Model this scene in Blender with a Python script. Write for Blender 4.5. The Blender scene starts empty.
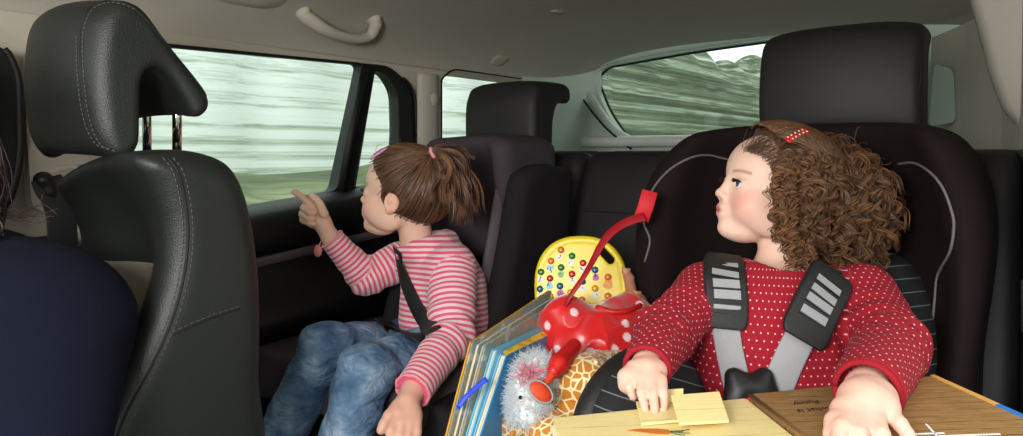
import bpy, bmesh, math, random
import numpy as np
from mathutils import Vector, Matrix
from mathutils.geometry import tessellate_polygon
rng = np.random.default_rng(7); random.seed(7)
SC = bpy.context.scene; COL = SC.collection
F = 700.0; CX = 511.5; HY = 155.0; EZ = 1.15
A = math.radians(38)
RV = np.array([math.sin(A), math.cos(A), 0.0]); LV = np.array([-math.cos(A), math.sin(A), 0.0])
def V3(*a): return np.array(a, float)
def P(px, py, d): return V3((px-CX)/F*d, d, EZ+(HY-py)/F*d)          # a place seen at (px, py), d metres deep
def CAR(a, b, z): return RV*a + LV*b + V3(0, 0, EZ+z)                 # rearward, towards the door, height over the eye
def PB(px, py, b):
    k = (px-CX)/F; d = b/(k*LV[0]+LV[1]); return P(px, py, d)
def PA(px, py, a):
    k = (px-CX)/F; d = a/(k*RV[0]+RV[1]); return P(px, py, d)
def ab(p): return float(np.dot(p, RV)), float(np.dot(p, LV)), float(p[2]-EZ)
def nrm(v): v = np.asarray(v, float); return v/max(1e-9, np.linalg.norm(v))
# ---------- object helpers
def setp(o, label=None, cat=None, group=None, kind=None):
    if label: o['label'] = label
    if cat: o['category'] = cat
    if group: o['group'] = group
    if kind: o['kind'] = kind
    return o
def thing(name, loc, label, cat, group=None):
    o = bpy.data.objects.new(name, None); COL.objects.link(o); o.location = Vector(loc); o.empty_display_size = .05
    return setp(o, label, cat, group)
def wloc(o):
    v = Vector((0, 0, 0))
    while o is not None: v += o.location; o = o.parent
    return v
def mk(name, verts, faces, m, parent=None, smooth=True, loc=None, cols=None, uv=None, **kw):
    verts = np.asarray(verts, float)
    if parent is not None: base = np.array(wloc(parent)); ol = np.zeros(3)
    else:
        ol = np.array(loc) if loc is not None else (verts.min(0)+verts.max(0))/2
        if loc is None: ol[2] = verts[:, 2].min()
        base = ol
    me = bpy.data.meshes.new(name)
    me.from_pydata((verts-base).tolist(), [], faces if isinstance(faces, list) else faces.tolist())
    if smooth: me.polygons.foreach_set('use_smooth', np.ones(len(me.polygons), bool))
    ms = m if isinstance(m, (list, tuple)) else [m]
    for x in ms: me.materials.append(x)
    if cols is not None:
        a = me.color_attributes.new('Col', 'FLOAT_COLOR', 'POINT')
        c = np.ones((len(verts), 4)); c[:, :3] = cols; a.data.foreach_set('color', c.ravel())
    if uv is not None:
        a = me.attributes.new('suv', 'FLOAT_VECTOR', 'POINT')
        c = np.zeros((len(verts), 3)); c[:, :uv.shape[1]] = uv; a.data.foreach_set('vector', c.ravel())
    o = bpy.data.objects.new(name, me); COL.objects.link(o); o.location = ol
    if parent is not None: o.parent = parent
    return setp(o, **kw)
def bevel(o, w=.003, seg=2, ang=35):
    b = o.modifiers.new('b', 'BEVEL'); b.width = w; b.segments = seg; b.limit_method = 'ANGLE'; b.angle_limit = math.radians(ang)
    w2 = o.modifiers.new('n', 'WEIGHTED_NORMAL'); w2.keep_sharp = True
    return o
class MB:
    def __init__(s): s.v = []; s.f = []; s.n = 0
    def add(s, v, f):
        v = np.asarray(v, float); s.v.append(v)
        s.f += [[i+s.n for i in q] for q in (f if isinstance(f, list) else f.tolist())]; s.n += len(v); return s
    def build(s, name, m, parent=None, **kw): return mk(name, np.concatenate(s.v), s.f, m, parent, **kw)
def box8(p, q):   # two quads (4 points each) -> hexahedron
    v = np.array(list(p)+list(q)); f = [[3, 2, 1, 0], [4, 5, 6, 7]]+[[i, (i+1) % 4, 4+(i+1) % 4, 4+i] for i in range(4)]
    return v, f
def obox(c, ax, ay, az, h):  # oriented box, half sizes h
    c = np.asarray(c); ax, ay, az = [nrm(x) for x in (ax, ay, az)]
    q = lambda z: [c+ax*h[0]*i+ay*h[1]*j+az*h[2]*z for i, j in ((-1, -1), (1, -1), (1, 1), (-1, 1))]
    return box8(q(-1), q(1))
def frames(pts, up=None):
    pts = np.asarray(pts, float); t = np.gradient(pts, axis=0); t /= np.linalg.norm(t, axis=1)[:, None]+1e-9
    n = np.zeros_like(t); u = np.array(up if up is not None else [0.13, .2, 1.0])
    u = u - t[0]*np.dot(u, t[0])
    if np.linalg.norm(u) < 1e-3: u = np.array([1., 0, 0]); u = u-t[0]*np.dot(u, t[0])
    n[0] = nrm(u)
    for i in range(1, len(pts)):
        w = n[i-1]-t[i]*np.dot(n[i-1], t[i]); n[i] = nrm(w)
    return t, n, np.cross(t, n)
def tube(pts, r, k=8, flat=1.0, up=None, cap=True):
    pts = np.asarray(pts, float); n = len(pts); r = np.broadcast_to(np.asarray(r, float), (n,))
    t, a, b = frames(pts, up)
    th = np.arange(k)*2*math.pi/k
    ring = pts[:, None]+(a[:, None]*np.cos(th)[None, :, None]*flat+b[:, None]*np.sin(th)[None, :, None])*r[:, None, None]
    v = ring.reshape(-1, 3); f = []
    for i in range(n-1):
        for j in range(k):
            f.append([i*k+j, i*k+(j+1) % k, (i+1)*k+(j+1) % k, (i+1)*k+j])
    if cap: f.append(list(range(k))[::-1]); f.append([(n-1)*k+j for j in range(k)])
    return v, f
def spline(pts, n=24, closed=False):
    p = np.asarray(pts, float); m = len(p)
    if closed: q = np.vstack([p[-1], p, p[0], p[1]]); segs = m
    else: q = np.vstack([2*p[0]-p[1], p, 2*p[-1]-p[-2]]); segs = m-1
    out = []; per = max(1, n//segs)
    for i in range(segs):
        p0, p1, p2, p3 = q[i:i+4]
        for s in np.arange(per)/per:
            out.append(.5*((2*p1)+(-p0+p2)*s+(2*p0-5*p1+4*p2-p3)*s*s+(-p0+3*p1-3*p2+p3)*s**3))
    if not closed: out.append(p[-1])
    return np.array(out)
def ribbon(pts, nrmls, w, th, name, m, parent=None, **kw):  # strap: path, surface normals, full width, thickness
    pts = np.asarray(pts, float); n = len(pts); t = np.gradient(pts, axis=0); t /= np.linalg.norm(t, axis=1)[:, None]
    N = np.asarray(nrmls, float)
    if N.ndim == 1: N = np.tile(N, (n, 1))
    s = np.cross(t, N); s /= np.linalg.norm(s, axis=1)[:, None]; N = np.cross(s, t)
    w = np.broadcast_to(np.asarray(w, float), (n,))[:, None]/2
    prof = [(-1, 0), (-1, .7), (-.9, 1), (.9, 1), (1, .7), (1, 0)]
    v = np.stack([pts+s*w*a+N*th*b for a, b in prof], 1).reshape(-1, 3); k = len(prof); f = []
    for i in range(n-1):
        for j in range(k): f.append([i*k+j, i*k+(j+1) % k, (i+1)*k+(j+1) % k, (i+1)*k+j])
    f.append(list(range(k))[::-1]); f.append([(n-1)*k+j for j in range(k)])
    uv = np.stack([np.repeat(np.arange(n), k)*1.0, np.tile([a for a, b in prof], n), np.zeros(n*k)], 1)
    return mk(name, v, f, m, parent, uv=uv, **kw)
def rpoly(pts, r=.02, seg=5):    # round the corners of a closed 2-D/3-D outline
    p = [np.asarray(x, float) for x in pts]; n = len(p); out = []
    for i in range(n):
        a, b, c = p[i-1], p[i], p[(i+1) % n]; ri = r[i] if isinstance(r, (list, tuple)) else r
        la, lc = np.linalg.norm(a-b), np.linalg.norm(c-b); d = min(ri, la*.45, lc*.45)
        s, e = b+(a-b)/la*d, b+(c-b)/lc*d
        if d < 1e-5: out.append(b); continue
        for k in range(seg+1):
            u = k/seg; out.append((1-u)**2*s+2*u*(1-u)*b+u*u*e)
    return out
def slab(loops, off, name, m, parent=None, smooth=False, **kw):   # flat panel with holes, thickness vector off
    L = [[Vector(p) for p in l] for l in loops]; tris = tessellate_polygon(L)
    v = np.array([p for l in loops for p in l]); n = len(v); off = np.asarray(off, float)
    V = np.vstack([v, v+off]); f = []
    for t in tris:
        a, b, c = t; f.append([a, b, c]); f.append([c+n, b+n, a+n])
    s = 0
    for l in loops:
        k = len(l)
        for i in range(k): f.append([s+i, s+(i+1) % k, n+s+(i+1) % k, n+s+i])
        s += k
    o = mk(name, V, f, m, parent, smooth=smooth, **kw)
    bm = bmesh.new(); bm.from_mesh(o.data); bmesh.ops.recalc_face_normals(bm, faces=bm.faces); bm.to_mesh(o.data); bm.free()
    return o
# ---------- implicit surfaces
def smin(a, b, k):
    if k <= 0: return np.minimum(a, b)
    h = np.clip(.5+.5*(b-a)/k, 0, 1); return b+(a-b)*h-k*h*(1-h)
def smax(a, b, k): return -smin(-a, -b, k)
def d_cap(p, a, b, ra, rb):
    ba = b-a; pa = p-a; t = np.clip(pa@ba/max(1e-12, ba@ba), 0, 1)
    return np.linalg.norm(pa-t[:, None]*ba, axis=1)-(ra+(rb-ra)*t)
def d_ell(p, c, r, R=None):
    q = p-c
    if R is not None: q = q@R
    r = np.asarray(r); k0 = np.linalg.norm(q/r, axis=1); k1 = np.linalg.norm(q/(r*r), axis=1)
    return k0*(k0-1)/np.maximum(k1, 1e-9)
def d_box(p, c, h, R=None, r=.01):
    q = p-c
    if R is not None: q = q@R
    q = np.abs(q)-(np.asarray(h)-r)
    return np.linalg.norm(np.maximum(q, 0), axis=1)+np.minimum(q.max(1), 0)-r
def d_poly(x, y, poly):          # signed distance to a 2-D polygon
    poly = np.asarray(poly, float); n = len(poly); d = np.full(x.shape, 1e9); s = np.ones(x.shape)
    for i in range(n):
        a = poly[i]; b = poly[i-1]; e = b-a; wx = x-a[0]; wy = y-a[1]
        t = np.clip((wx*e[0]+wy*e[1])/max(1e-12, e@e), 0, 1)
        d = np.minimum(d, (wx-e[0]*t)**2+(wy-e[1]*t)**2)
        c1 = y >= a[1]; c2 = y < b[1]; c3 = e[0]*wy > e[1]*wx
        s = np.where((c1 & c2 & c3) | (~c1 & ~c2 & ~c3), -s, s)
    return s*np.sqrt(d)
def d_prism(u, v, w, poly, w0, w1, r):   # rounded extrusion of poly (u,v) over w in [w0,w1]
    d = d_poly(u, v, poly); e = np.abs(w-(w0+w1)/2)-(w1-w0)/2
    a = d+r; b = e+r
    return np.sqrt(np.maximum(a, 0)**2+np.maximum(b, 0)**2)+np.minimum(np.maximum(a, b), 0)-r
def wob(p, s=60., seed=0, n=6):          # smooth pseudo noise
    r = np.random.default_rng(seed); o = 0
    for i in range(n):
        k = r.normal(size=3); k = k/np.linalg.norm(k)*s*r.uniform(.5, 1.6); o = o+np.sin(p@k+r.uniform(0, 6.28))
    return o/n
class Field:
    def __init__(s): s.ops = []
    def cap(s, a, b, ra, rb=None, k=.01): s.ops.append(('u', 'c', (np.asarray(a), np.asarray(b), ra, ra if rb is None else rb), k)); return s
    def ell(s, c, r, R=None, k=.01): s.ops.append(('u', 'e', (np.asarray(c), r, R), k)); return s
    def box(s, c, h, R=None, r=.01, k=.01): s.ops.append(('u', 'b', (np.asarray(c), h, R, r), k)); return s
    def fn(s, f, k=.01): s.ops.append(('u', 'f', f, k)); return s
    def scap(s, a, b, ra, rb=None, k=.003): s.ops.append(('s', 'c', (np.asarray(a), np.asarray(b), ra, ra if rb is None else rb), k)); return s
    def sell(s, c, r, R=None, k=.003): s.ops.append(('s', 'e', (np.asarray(c), r, R), k)); return s
    def sbox(s, c, h, R=None, r=.01, k=.003): s.ops.append(('s', 'b', (np.asarray(c), h, R, r), k)); return s
    def sfn(s, f, k=.003): s.ops.append(('s', 'f', f, k)); return s
    def disp(s, f): s.ops.append(('d', 'f', f, 0)); return s
    def __call__(s, p):
        d = None
        for m, t, a, k in s.ops:
            e = a(p) if t == 'f' else {'c': d_cap, 'e': d_ell, 'b': d_box}[t](p, *a)
            if m == 'd': d = d+e
            elif m == 's': d = smax(d, -e, k)
            else: d = e if d is None else smin(d, e, k)
        return d
def bounds(f):
    lo = np.full(3, 1e9); hi = -lo
    for m, t, a, k in f.ops:
        if m != 'u' or t == 'f': continue
        if t == 'c': q = np.array([a[0]-a[2], a[0]+a[2], a[1]-a[3], a[1]+a[3]])
        else: R = np.linalg.norm(a[1]) if t == 'b' else max(a[1]); q = np.array([a[0]-R, a[0]+R])
        lo = np.minimum(lo, q.min(0)); hi = np.maximum(hi, q.max(0))
    return lo-.012, hi+.012
def surf(f, res, lo=None, hi=None, slack=1.6):
    """surface of an implicit solid as a quad mesh (surface nets)"""
    if lo is None: lo, hi = bounds(f)
    lo = np.asarray(lo, float); hi = np.asarray(hi, float); B = 6
    nb = np.ceil((hi-lo)/(res*B)).astype(int)+1; n = nb*B+1
    g = np.full(n, 1.0, np.float32)
    bi = np.stack(np.meshgrid(*[np.arange(k) for k in nb], indexing='ij'), -1).reshape(-1, 3)
    cen = lo+(bi+.5)*B*res; dc = np.concatenate([f(cen[i:i+200000]) for i in range(0, len(cen), 200000)])
    rad = B*res*.87*slack+.004; near = np.abs(dc) < rad
    for q in bi[(~near) & (dc < 0)]: g[q[0]*B:q[0]*B+B+1, q[1]*B:q[1]*B+B+1, q[2]*B:q[2]*B+B+1] = -1
    o = np.stack(np.meshgrid(*[np.arange(B+1)]*3, indexing='ij'), -1).reshape(-1, 3)
    nbk = bi[near]; step = max(1, 150000//len(o))
    for i in range(0, len(nbk), step):
        idx = (nbk[i:i+step, None]*B+o[None]).reshape(-1, 3)
        g[idx[:, 0], idx[:, 1], idx[:, 2]] = f(lo+idx*res)
    s = g < 0
    c = np.zeros(np.array(s.shape)-1, np.int8)
    for dx in (0, 1):
        for dy in (0, 1):
            for dz in (0, 1): c += s[dx:s.shape[0]-1+dx, dy:s.shape[1]-1+dy, dz:s.shape[2]-1+dz]
    act = np.argwhere((c > 0) & (c < 8)); vid = np.full(c.shape, -1, np.int32); vid[tuple(act.T)] = np.arange(len(act))
    acc = np.zeros((len(act), 3)); cnt = np.zeros(len(act))
    cs = [(x, y, z) for x in (0, 1) for y in (0, 1) for z in (0, 1)]
    for i, a in enumerate(cs):
        for b in cs[i+1:]:
            if sum(abs(a[q]-b[q]) for q in range(3)) != 1: continue
            ga = g[tuple((act+a).T)]; gb = g[tuple((act+b).T)]; m = (ga < 0) != (gb < 0)
            t = np.where(m, ga/np.where(m, ga-gb, 1), 0)[:, None]
            acc += np.where(m[:, None], act+np.array(a)*(1-t)+np.array(b)*t, 0); cnt += m
    v = lo+acc/cnt[:, None]*res; F_ = []
    for ax in range(3):
        u, w = [(1, 2), (2, 0), (0, 1)][ax]
        sl = [slice(None)]*3; sl2 = [slice(None)]*3; sl[ax] = slice(0, -1); sl2[ax] = slice(1, None)
        s0 = s[tuple(sl)]; s1 = s[tuple(sl2)]; e = np.argwhere(s0 != s1)
        ok = (e[:, u] > 0) & (e[:, w] > 0) & (e[:, u] < s.shape[u]-1) & (e[:, w] < s.shape[w]-1); e = e[ok]
        fl = s0[tuple(e.T)]
        def q(du, dw): k = e.copy(); k[:, u] -= du; k[:, w] -= dw; return vid[tuple(k.T)]
        Q = np.stack([q(1, 1), q(0, 1), q(0, 0), q(1, 0)], 1); Q[~fl] = Q[~fl][:, ::-1]; F_.append(Q)
    Fq = np.concatenate(F_); Fq = Fq[(Fq >= 0).all(1)]
    return v, Fq
def relax(v, f, it=2, lam=.5):
    n = len(v)
    for _ in range(it):
        acc = np.zeros_like(v); cnt = np.zeros(n)
        for a, b in ((0, 1), (1, 2), (2, 3), (3, 0)):
            np.add.at(acc, f[:, a], v[f[:, b]]); np.add.at(acc, f[:, b], v[f[:, a]])
            np.add.at(cnt, f[:, a], 1); np.add.at(cnt, f[:, b], 1)
        v = v+(acc/np.maximum(cnt, 1)[:, None]-v)*lam
    return v
def solid(name, f, res, m, parent=None, lo=None, hi=None, it=1, col=None, uvf=None, slack=1.6, **kw):
    v, q = surf(f, res, lo, hi, slack)
    if it: v = relax(v, q, it)
    return mk(name, v, q, m, parent, cols=col(v) if col else None, uv=uvf(v) if uvf else None, **kw)
def grad(f, p, e=.0015):
    p = np.atleast_2d(p); g = np.stack([f(p+np.eye(3)[i]*e)-f(p-np.eye(3)[i]*e) for i in range(3)], 1)
    return g/(np.linalg.norm(g, axis=1)[:, None]+1e-9)
def hit(f, px, py, d0=.4, d1=2.6):       # first point of a solid on the line of sight through (px,py)
    o = V3(0, 0, EZ); dr = nrm(P(px, py, 1)-o); t = d0
    for _ in range(160):
        d = float(f((o+dr*t)[None])[0])
        if d < .0004: return o+dr*t
        t += max(d*.7, .0004)
        if t > d1*1.3: break
    return None
def limb_uv(segs, p):        # along / around coordinates (metres) of the nearest bone
    best = np.full(len(p), 1e9); uv = np.zeros((len(p), 3))
    for i, (a, b, ra, rb, s0, ref) in enumerate(segs):
        a = np.asarray(a); b = np.asarray(b); ba = b-a; L = np.linalg.norm(ba); t = (p-a)@ba/(L*L); tc = np.clip(t, 0, 1)
        q = p-a-tc[:, None]*ba; d = np.linalg.norm(q, axis=1)-(ra+(rb-ra)*tc); m = d < best; best[m] = d[m]
        x = nrm(np.asarray(ref)-ba*(np.dot(ref, ba)/(L*L))); y = np.cross(ba/L, x)
        th = np.arctan2(q@y, q@x); uv[m, 0] = (s0+t*L)[m]; uv[m, 1] = (th*(ra+rb)/2)[m]; uv[m, 2] = i
    return uv
# ---------- materials
def lin(c): return tuple((x/255/12.92 if x/255 <= .04045 else ((x/255+.055)/1.055)**2.4) for x in c)
class NM:
    def __init__(s, name):
        s.m = bpy.data.materials.new(name); s.m.use_nodes = True; s.t = s.m.node_tree; s.t.nodes.clear()
        s.out = s.t.nodes.new('ShaderNodeOutputMaterial'); s.b = s.t.nodes.new('ShaderNodeBsdfPrincipled'); s.t.links.new(s.b.outputs[0], s.out.inputs[0])
    def n(s, t, **k):
        x = s.t.nodes.new('ShaderNode'+t)
        for a, b in k.items(): setattr(x, a, b)
        return x
    def l(s, a, b): s.t.links.new(a, b); return s
    def math(s, op, a, b=None, c=None):
        x = s.n('Math', operation=op)
        for i, q in enumerate((a, b, c)):
            if q is None: continue
            if isinstance(q, (int, float)): x.inputs[i].default_value = q
            else: s.l(q, x.inputs[i])
        return x.outputs[0]
    def mix(s, f, a, b, mode='MIX'):
        x = s.n('Mix', data_type='RGBA', blend_type=mode)
        for i, q in ((0, f), (6, a), (7, b)):
            if isinstance(q, (int, float)): x.inputs[i].default_value = q
            elif isinstance(q, tuple): x.inputs[i].default_value = (*q[:3], 1)
            else: s.l(q, x.inputs[i])
        return x.outputs[2]
    def ramp(s, f, stops, interp='LINEAR'):
        x = s.n('ValToRGB'); s.l(f, x.inputs[0]); e = x.color_ramp.elements; x.color_ramp.interpolation = interp
        while len(e) < len(stops): e.new(.5)
        for k, (p, c) in zip(e, stops): k.position = p; k.color = (*c, 1) if len(c) == 3 else c
        return x.outputs[0]
    def obj(s, scale=(1, 1, 1), rot=(0, 0, 0)):
        c = s.n('TexCoord'); mp = s.n('Mapping'); mp.inputs['Scale'].default_value = scale; mp.inputs['Rotation'].default_value = rot
        s.l(c.outputs['Object'], mp.inputs[0]); return mp.outputs[0]
    def noise(s, vec, sc, det=3, rough=.5, dist=0):
        x = s.n('TexNoise'); x.inputs['Scale'].default_value = sc; x.inputs['Detail'].default_value = det; x.inputs['Roughness'].default_value = rough
        x.inputs['Distortion'].default_value = dist; s.l(vec, x.inputs['Vector']); return x.outputs['Fac']
    def vor(s, vec, sc, feat='F1', out='Distance', rnd=1.0):
        x = s.n('TexVoronoi', feature=feat); x.inputs['Scale'].default_value = sc; x.inputs['Randomness'].default_value = rnd; s.l(vec, x.inputs['Vector']); return x.outputs[out]
    def bump(s, h, st=.3, dist=.001):
        x = s.n('Bump'); x.inputs['Strength'].default_value = st; x.inputs['Distance'].default_value = dist; s.l(h, x.inputs['Height']); s.l(x.outputs[0], s.b.inputs['Normal']); return s
    def col(s, c):
        if isinstance(c, tuple): s.b.inputs['Base Color'].default_value = (*c[:3], 1)
        else: s.l(c, s.b.inputs['Base Color'])
        return s
    def set(s, **k):
        for a, b in k.items(): s.b.inputs[a.replace('_', ' ')].default_value = b
        return s
    def attr(s, name): x = s.n('Attribute', attribute_name=name); return x
def simple(name, c, rough=.5, metal=0, bump=None, var=0, **k):
    x = NM(name); x.set(Roughness=rough, Metallic=metal, **k); v = x.obj()
    c = lin(c)
    if rough >= .8: x.b.inputs['Specular IOR Level'].default_value = .2
    if var: x.col(x.mix(x.noise(v, 12, 4), tuple(q*(1-var) for q in c), tuple(min(1, q*(1+var)) for q in c)))
    else: x.col(c)
    if bump:
        t, sc, st = bump; x.bump(x.noise(v, sc, 4) if t == 'n' else x.vor(v, sc), st)
    return x.m
M = {}
M['leather'] = simple('black_leather', (26, 23, 24), .6, bump=('v', 500, .22), var=.12)
M['leather_side'] = simple('grey_black_leather', (28, 31, 29), .50, bump=('v', 480, .3), var=.15)
M['stitch'] = simple('stitching', (92, 88, 86), .8)
M['seam'] = simple('seam_groove', (14, 14, 14), .7)
M['chrome'] = simple('chrome', (220, 220, 220), .08, 1.0)
M['blackp'] = simple('black_plastic', (22, 22, 22), .45, bump=('n', 300, .2))
M['doorp'] = simple('door_plastic', (13, 15, 15), .5, bump=('v', 500, .3))
M['cream'] = simple('cream_trim_plastic', (188, 181, 166), .6, bump=('n', 500, .12))
M['liner'] = simple('headliner_cloth', (184, 178, 166), .95, bump=('n', 900, .3), var=.03)
M['palegreen'] = simple('tailgate_trim', (192, 206, 192), .55, bump=('n', 300, .1))
M['trimstrip'] = simple('door_trim_strip', (96, 88, 92), .45)
M['rubber'] = simple('window_rubber', (10, 10, 10), .6)
M['carpet'] = simple('car_carpet', (20, 20, 20), .95, bump=('n', 700, .6))
M['seatfab'] = simple('perforated_cream_fabric', (118, 112, 98), .85, bump=('v', 350, .4))
M['navy'] = simple('navy_jersey', (8, 11, 28), .95, bump=('n', 260, .5), var=.15)
M['belt'] = simple('seat_belt_webbing', (26, 26, 28), .6, bump=('n', 400, .3))
M['booster'] = simple('booster_fabric', (68, 60, 65), .9, bump=('n', 500, .35), var=.12)
M['booster_pale'] = simple('booster_band_fabric', (92, 84, 88), .9, bump=('n', 500, .35), var=.1)
M['booster_dark'] = simple('booster_side_fabric', (34, 31, 33), .9, bump=('n', 500, .35), var=.1)
M['maroon'] = simple('dark_maroon_velour', (24, 12, 13), .85, bump=('n', 300, .3), var=.2)
M['piping'] = simple('grey_piping', (100, 96, 97), .6)
M['pad'] = simple('harness_pad_black', (24, 24, 24), .6, bump=('n', 500, .4))
M['grey_web'] = simple('harness_webbing_grey', (150, 150, 152), .6, bump=('n', 160, .5), var=.15)
M['red_tag'] = simple('red_tag_fabric', (205, 30, 42), .7, bump=('n', 400, .3))
M['red_strap'] = simple('red_strap_ribbon', (160, 10, 28), .55, bump=('n', 400, .2))
M['yellowp'] = simple('yellow_plastic', (238, 210, 30), .35)
M['white'] = simple('white_plastic', (225, 225, 222), .5)
M['whitefur'] = simple('white_fluff', (252, 250, 248), .7, Subsurface_Weight=.6, Subsurface_Scale=.02)
M['pinkfur'] = simple('pink_fluff', (235, 150, 165), .9)
M['orange'] = simple('orange_red_plush', (215, 66, 24), .6, bump=('n', 300, .3))
M['redplush'] = simple('red_plush', (196, 22, 18), .5, bump=('n', 300, .4))
M['greyrim'] = simple('grey_rim', (150, 160, 165), .5)
M['eye_white'] = simple('eye_white', (225, 222, 220), .15)
M['iris'] = simple('iris_blue', (62, 84, 108), .1)
M['pupil'] = simple('pupil', (8, 8, 10), .1)
M['lash'] = simple('lashes', (45, 30, 24), .8)
M['paper'] = simple('book_pages', (214, 205, 184), .8, bump=('n', 300, .3), var=.08)
M['ribbonblue'] = simple('blue_ribbon', (18, 60, 200), .5)
M['pinkclip'] = simple('pink_clip', (238, 150, 190), .35)
M['pinktie'] = simple('pink_hair_tie', (240, 150, 160), .6)
M['dollskin'] = simple('doll_vinyl', (190, 130, 100), .4)
M['darkcloth'] = simple('dark_toy_cloth', (30, 26, 30), .9)
M['leggings'] = simple('pale_leggings', (190, 186, 190), .9, bump=('n', 300, .3))
M['card'] = None
def skin():
    x = NM('skin'); a = x.attr('Col'); v = x.obj()
    x.col(x.mix(x.noise(v, 40, 3), x.mix(1.0, a.outputs['Color'], (.90, .88, .87), 'MULTIPLY'), a.outputs['Color']))
    x.set(Roughness=.5, Subsurface_Weight=.12, Subsurface_Scale=.01); x.b.inputs['Subsurface Radius'].default_value = (1, .35, .2)
    x.b.inputs['Specular IOR Level'].default_value = .35
    x.bump(x.noise(v, 600, 2), .08, .0005); return x.m
M['skin'] = skin()
def vcol(name, rough=.6, bump=None, **k):
    x = NM(name); a = x.attr('Col'); x.col(a.outputs['Color']).set(Roughness=rough, **k)
    if bump: v = x.obj(); x.bump(x.noise(v, bump[0], 4), bump[1])
    return x.m
M['vc'] = vcol('painted_plastic', .4); M['satin'] = vcol('red_satin', .28, (22, .35)); M['vcfab'] = vcol('printed_fabric', .85, (300, .4))
M['satin'].node_tree.nodes['Principled BSDF'].inputs['Sheen Weight'].default_value = .5
def hairm(name, c1, c2, rough=.42):
    x = NM(name); a = x.attr('Col'); v = x.obj()
    x.col(x.mix(a.outputs['Fac'], lin(c1), lin(c2))).set(Roughness=rough); x.b.inputs['Specular IOR Level'].default_value = .55
    return x.m
M['hair_brown'] = hairm('brown_hair', (40, 25, 19), (152, 106, 74)); M['hair_curl'] = hairm('auburn_curls', (28, 17, 12), (138, 94, 58)); M['hair_dark'] = hairm('dark_hair', (28, 15, 13), (74, 40, 32))
def knit():      # red cotton with small pale dots in staggered rows
    x = NM('red_dotted_knit'); a = x.attr('suv'); sp = x.n('SeparateXYZ'); x.l(a.outputs['Vector'], sp.inputs[0]); g = .0098
    u = x.math('DIVIDE', sp.outputs[0], g); w = x.math('DIVIDE', sp.outputs[1], g*1.05)
    row = x.math('FLOOR', u); w2 = x.math('ADD', w, x.math('MULTIPLY', x.math('MODULO', x.math('ABSOLUTE', row), 2.0), .5))
    fu = x.math('SUBTRACT', x.math('FRACT', u), .5); fw = x.math('SUBTRACT', x.math('FRACT', w2), .5)
    d = x.math('SQRT', x.math('ADD', x.math('MULTIPLY', fu, fu), x.math('MULTIPLY', fw, fw)))
    m = x.math('LESS_THAN', d, .115); v = x.obj()
    base = x.mix(x.noise(v, 9, 3), lin((140, 2, 24)), lin((160, 5, 32)))
    x.col(x.mix(m, base, lin((236, 186, 196)))).set(Roughness=.9)
    x.bump(x.noise(v, 420, 3), .5); return x.m
M['knit'] = knit()
def stripes():
    x = NM('pink_striped_jersey'); a = x.attr('suv'); sp = x.n('SeparateXYZ'); x.l(a.outputs['Vector'], sp.inputs[0]); v = x.obj()
    u = x.math('ADD', x.math('DIVIDE', sp.outputs[0], .0108), x.math('MULTIPLY', x.noise(v, 25, 2), .25))
    f = x.math('FRACT', u); m = x.math('GREATER_THAN', f, .5)
    x.col(x.mix(m, lin((232, 92, 128)), lin((240, 208, 208)))).set(Roughness=.9); x.b.inputs['Sheen Weight'].default_value = .2
    x.bump(x.noise(v, 500, 3), .4); return x.m
M['stripes'] = stripes()
def denim():
    x = NM('blue_denim'); v = x.obj(); n = x.noise(v, 14, 4, .6)
    c = x.ramp(n, [(.34, lin((66, 92, 122))), (.5, lin((112, 140, 168))), (.66, lin((168, 188, 206)))])
    c = x.mix(x.math('MULTIPLY', x.noise(x.obj((400, 400, 90)), 1, 2), .35), c, lin((36, 56, 86)))
    x.col(c).set(Roughness=.9); x.b.inputs['Specular IOR Level'].default_value = .2; x.bump(x.math('ADD', x.noise(x.obj((1, 1, 1.8)), 24, 3, .5, 1.2), x.math('MULTIPLY', x.noise(v, 700, 2), .03)), .8, .012); return x.m
M['denim'] = denim()
def pins():      # dark cloth with fine grey pinstripes
    x = NM('pinstriped_child_seat_cloth'); a = x.attr('suv'); sp = x.n('SeparateXYZ'); x.l(a.outputs['Vector'], sp.inputs[0])
    f = x.math('FRACT', x.math('DIVIDE', sp.outputs[0], .016)); m = x.math('LESS_THAN', f, .07); v = x.obj()
    x.col(x.mix(m, lin((24, 25, 27)), lin((112, 116, 118)))).set(Roughness=.85); x.bump(x.noise(v, 500, 3), .4); return x.m
M['pins'] = pins()
def giraffe():
    x = NM('giraffe_plush'); v = x.obj((1, 1, 1)); e = x.vor(v, 74, 'DISTANCE_TO_EDGE')
    m = x.ramp(e, [(.05, (0, 0, 0)), (.11, (1, 1, 1))]); n = x.mix(x.noise(v, 60, 3), lin((180, 104, 18)), lin((212, 140, 40)))
    x.col(x.mix(m, lin((240, 224, 176)), n)).set(Roughness=.95); x.b.inputs['Sheen Weight'].default_value = .3
    x.bump(x.noise(v, 500, 4), .7); return x.m
M['giraffe'] = giraffe()
def wood(name, c1, c2, c3, line, st=(1, 1, 1), gap=.022, ang=0):
    x = NM(name); a = x.attr('suv'); mp = x.n('Mapping'); mp.inputs['Scale'].default_value = st; x.l(a.outputs['Vector'], mp.inputs[0]); v = mp.outputs[0]
    sp = x.n('SeparateXYZ'); x.l(a.outputs['Vector'], sp.inputs[0])
    n = x.noise(v, 9, 5, .6, .6); c = x.ramp(n, [(.3, lin(c1)), (.5, lin(c2)), (.7, lin(c3))])
    u = x.math('ADD', x.math('DIVIDE', sp.outputs[1], gap), x.math('MULTIPLY', x.noise(v, 2.0, 3), .5)); m = x.math('LESS_THAN', x.math('FRACT', u), line)
    x.col(x.mix(x.math('MULTIPLY', m, .6), c, lin(tuple(q*.55 for q in c1)))).set(Roughness=.5); return x.m
M['woodbrown'] = wood('printed_brown_boards', (116, 84, 48), (150, 113, 66), (176, 140, 90), .07, (3, 60, 1), .017)
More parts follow.
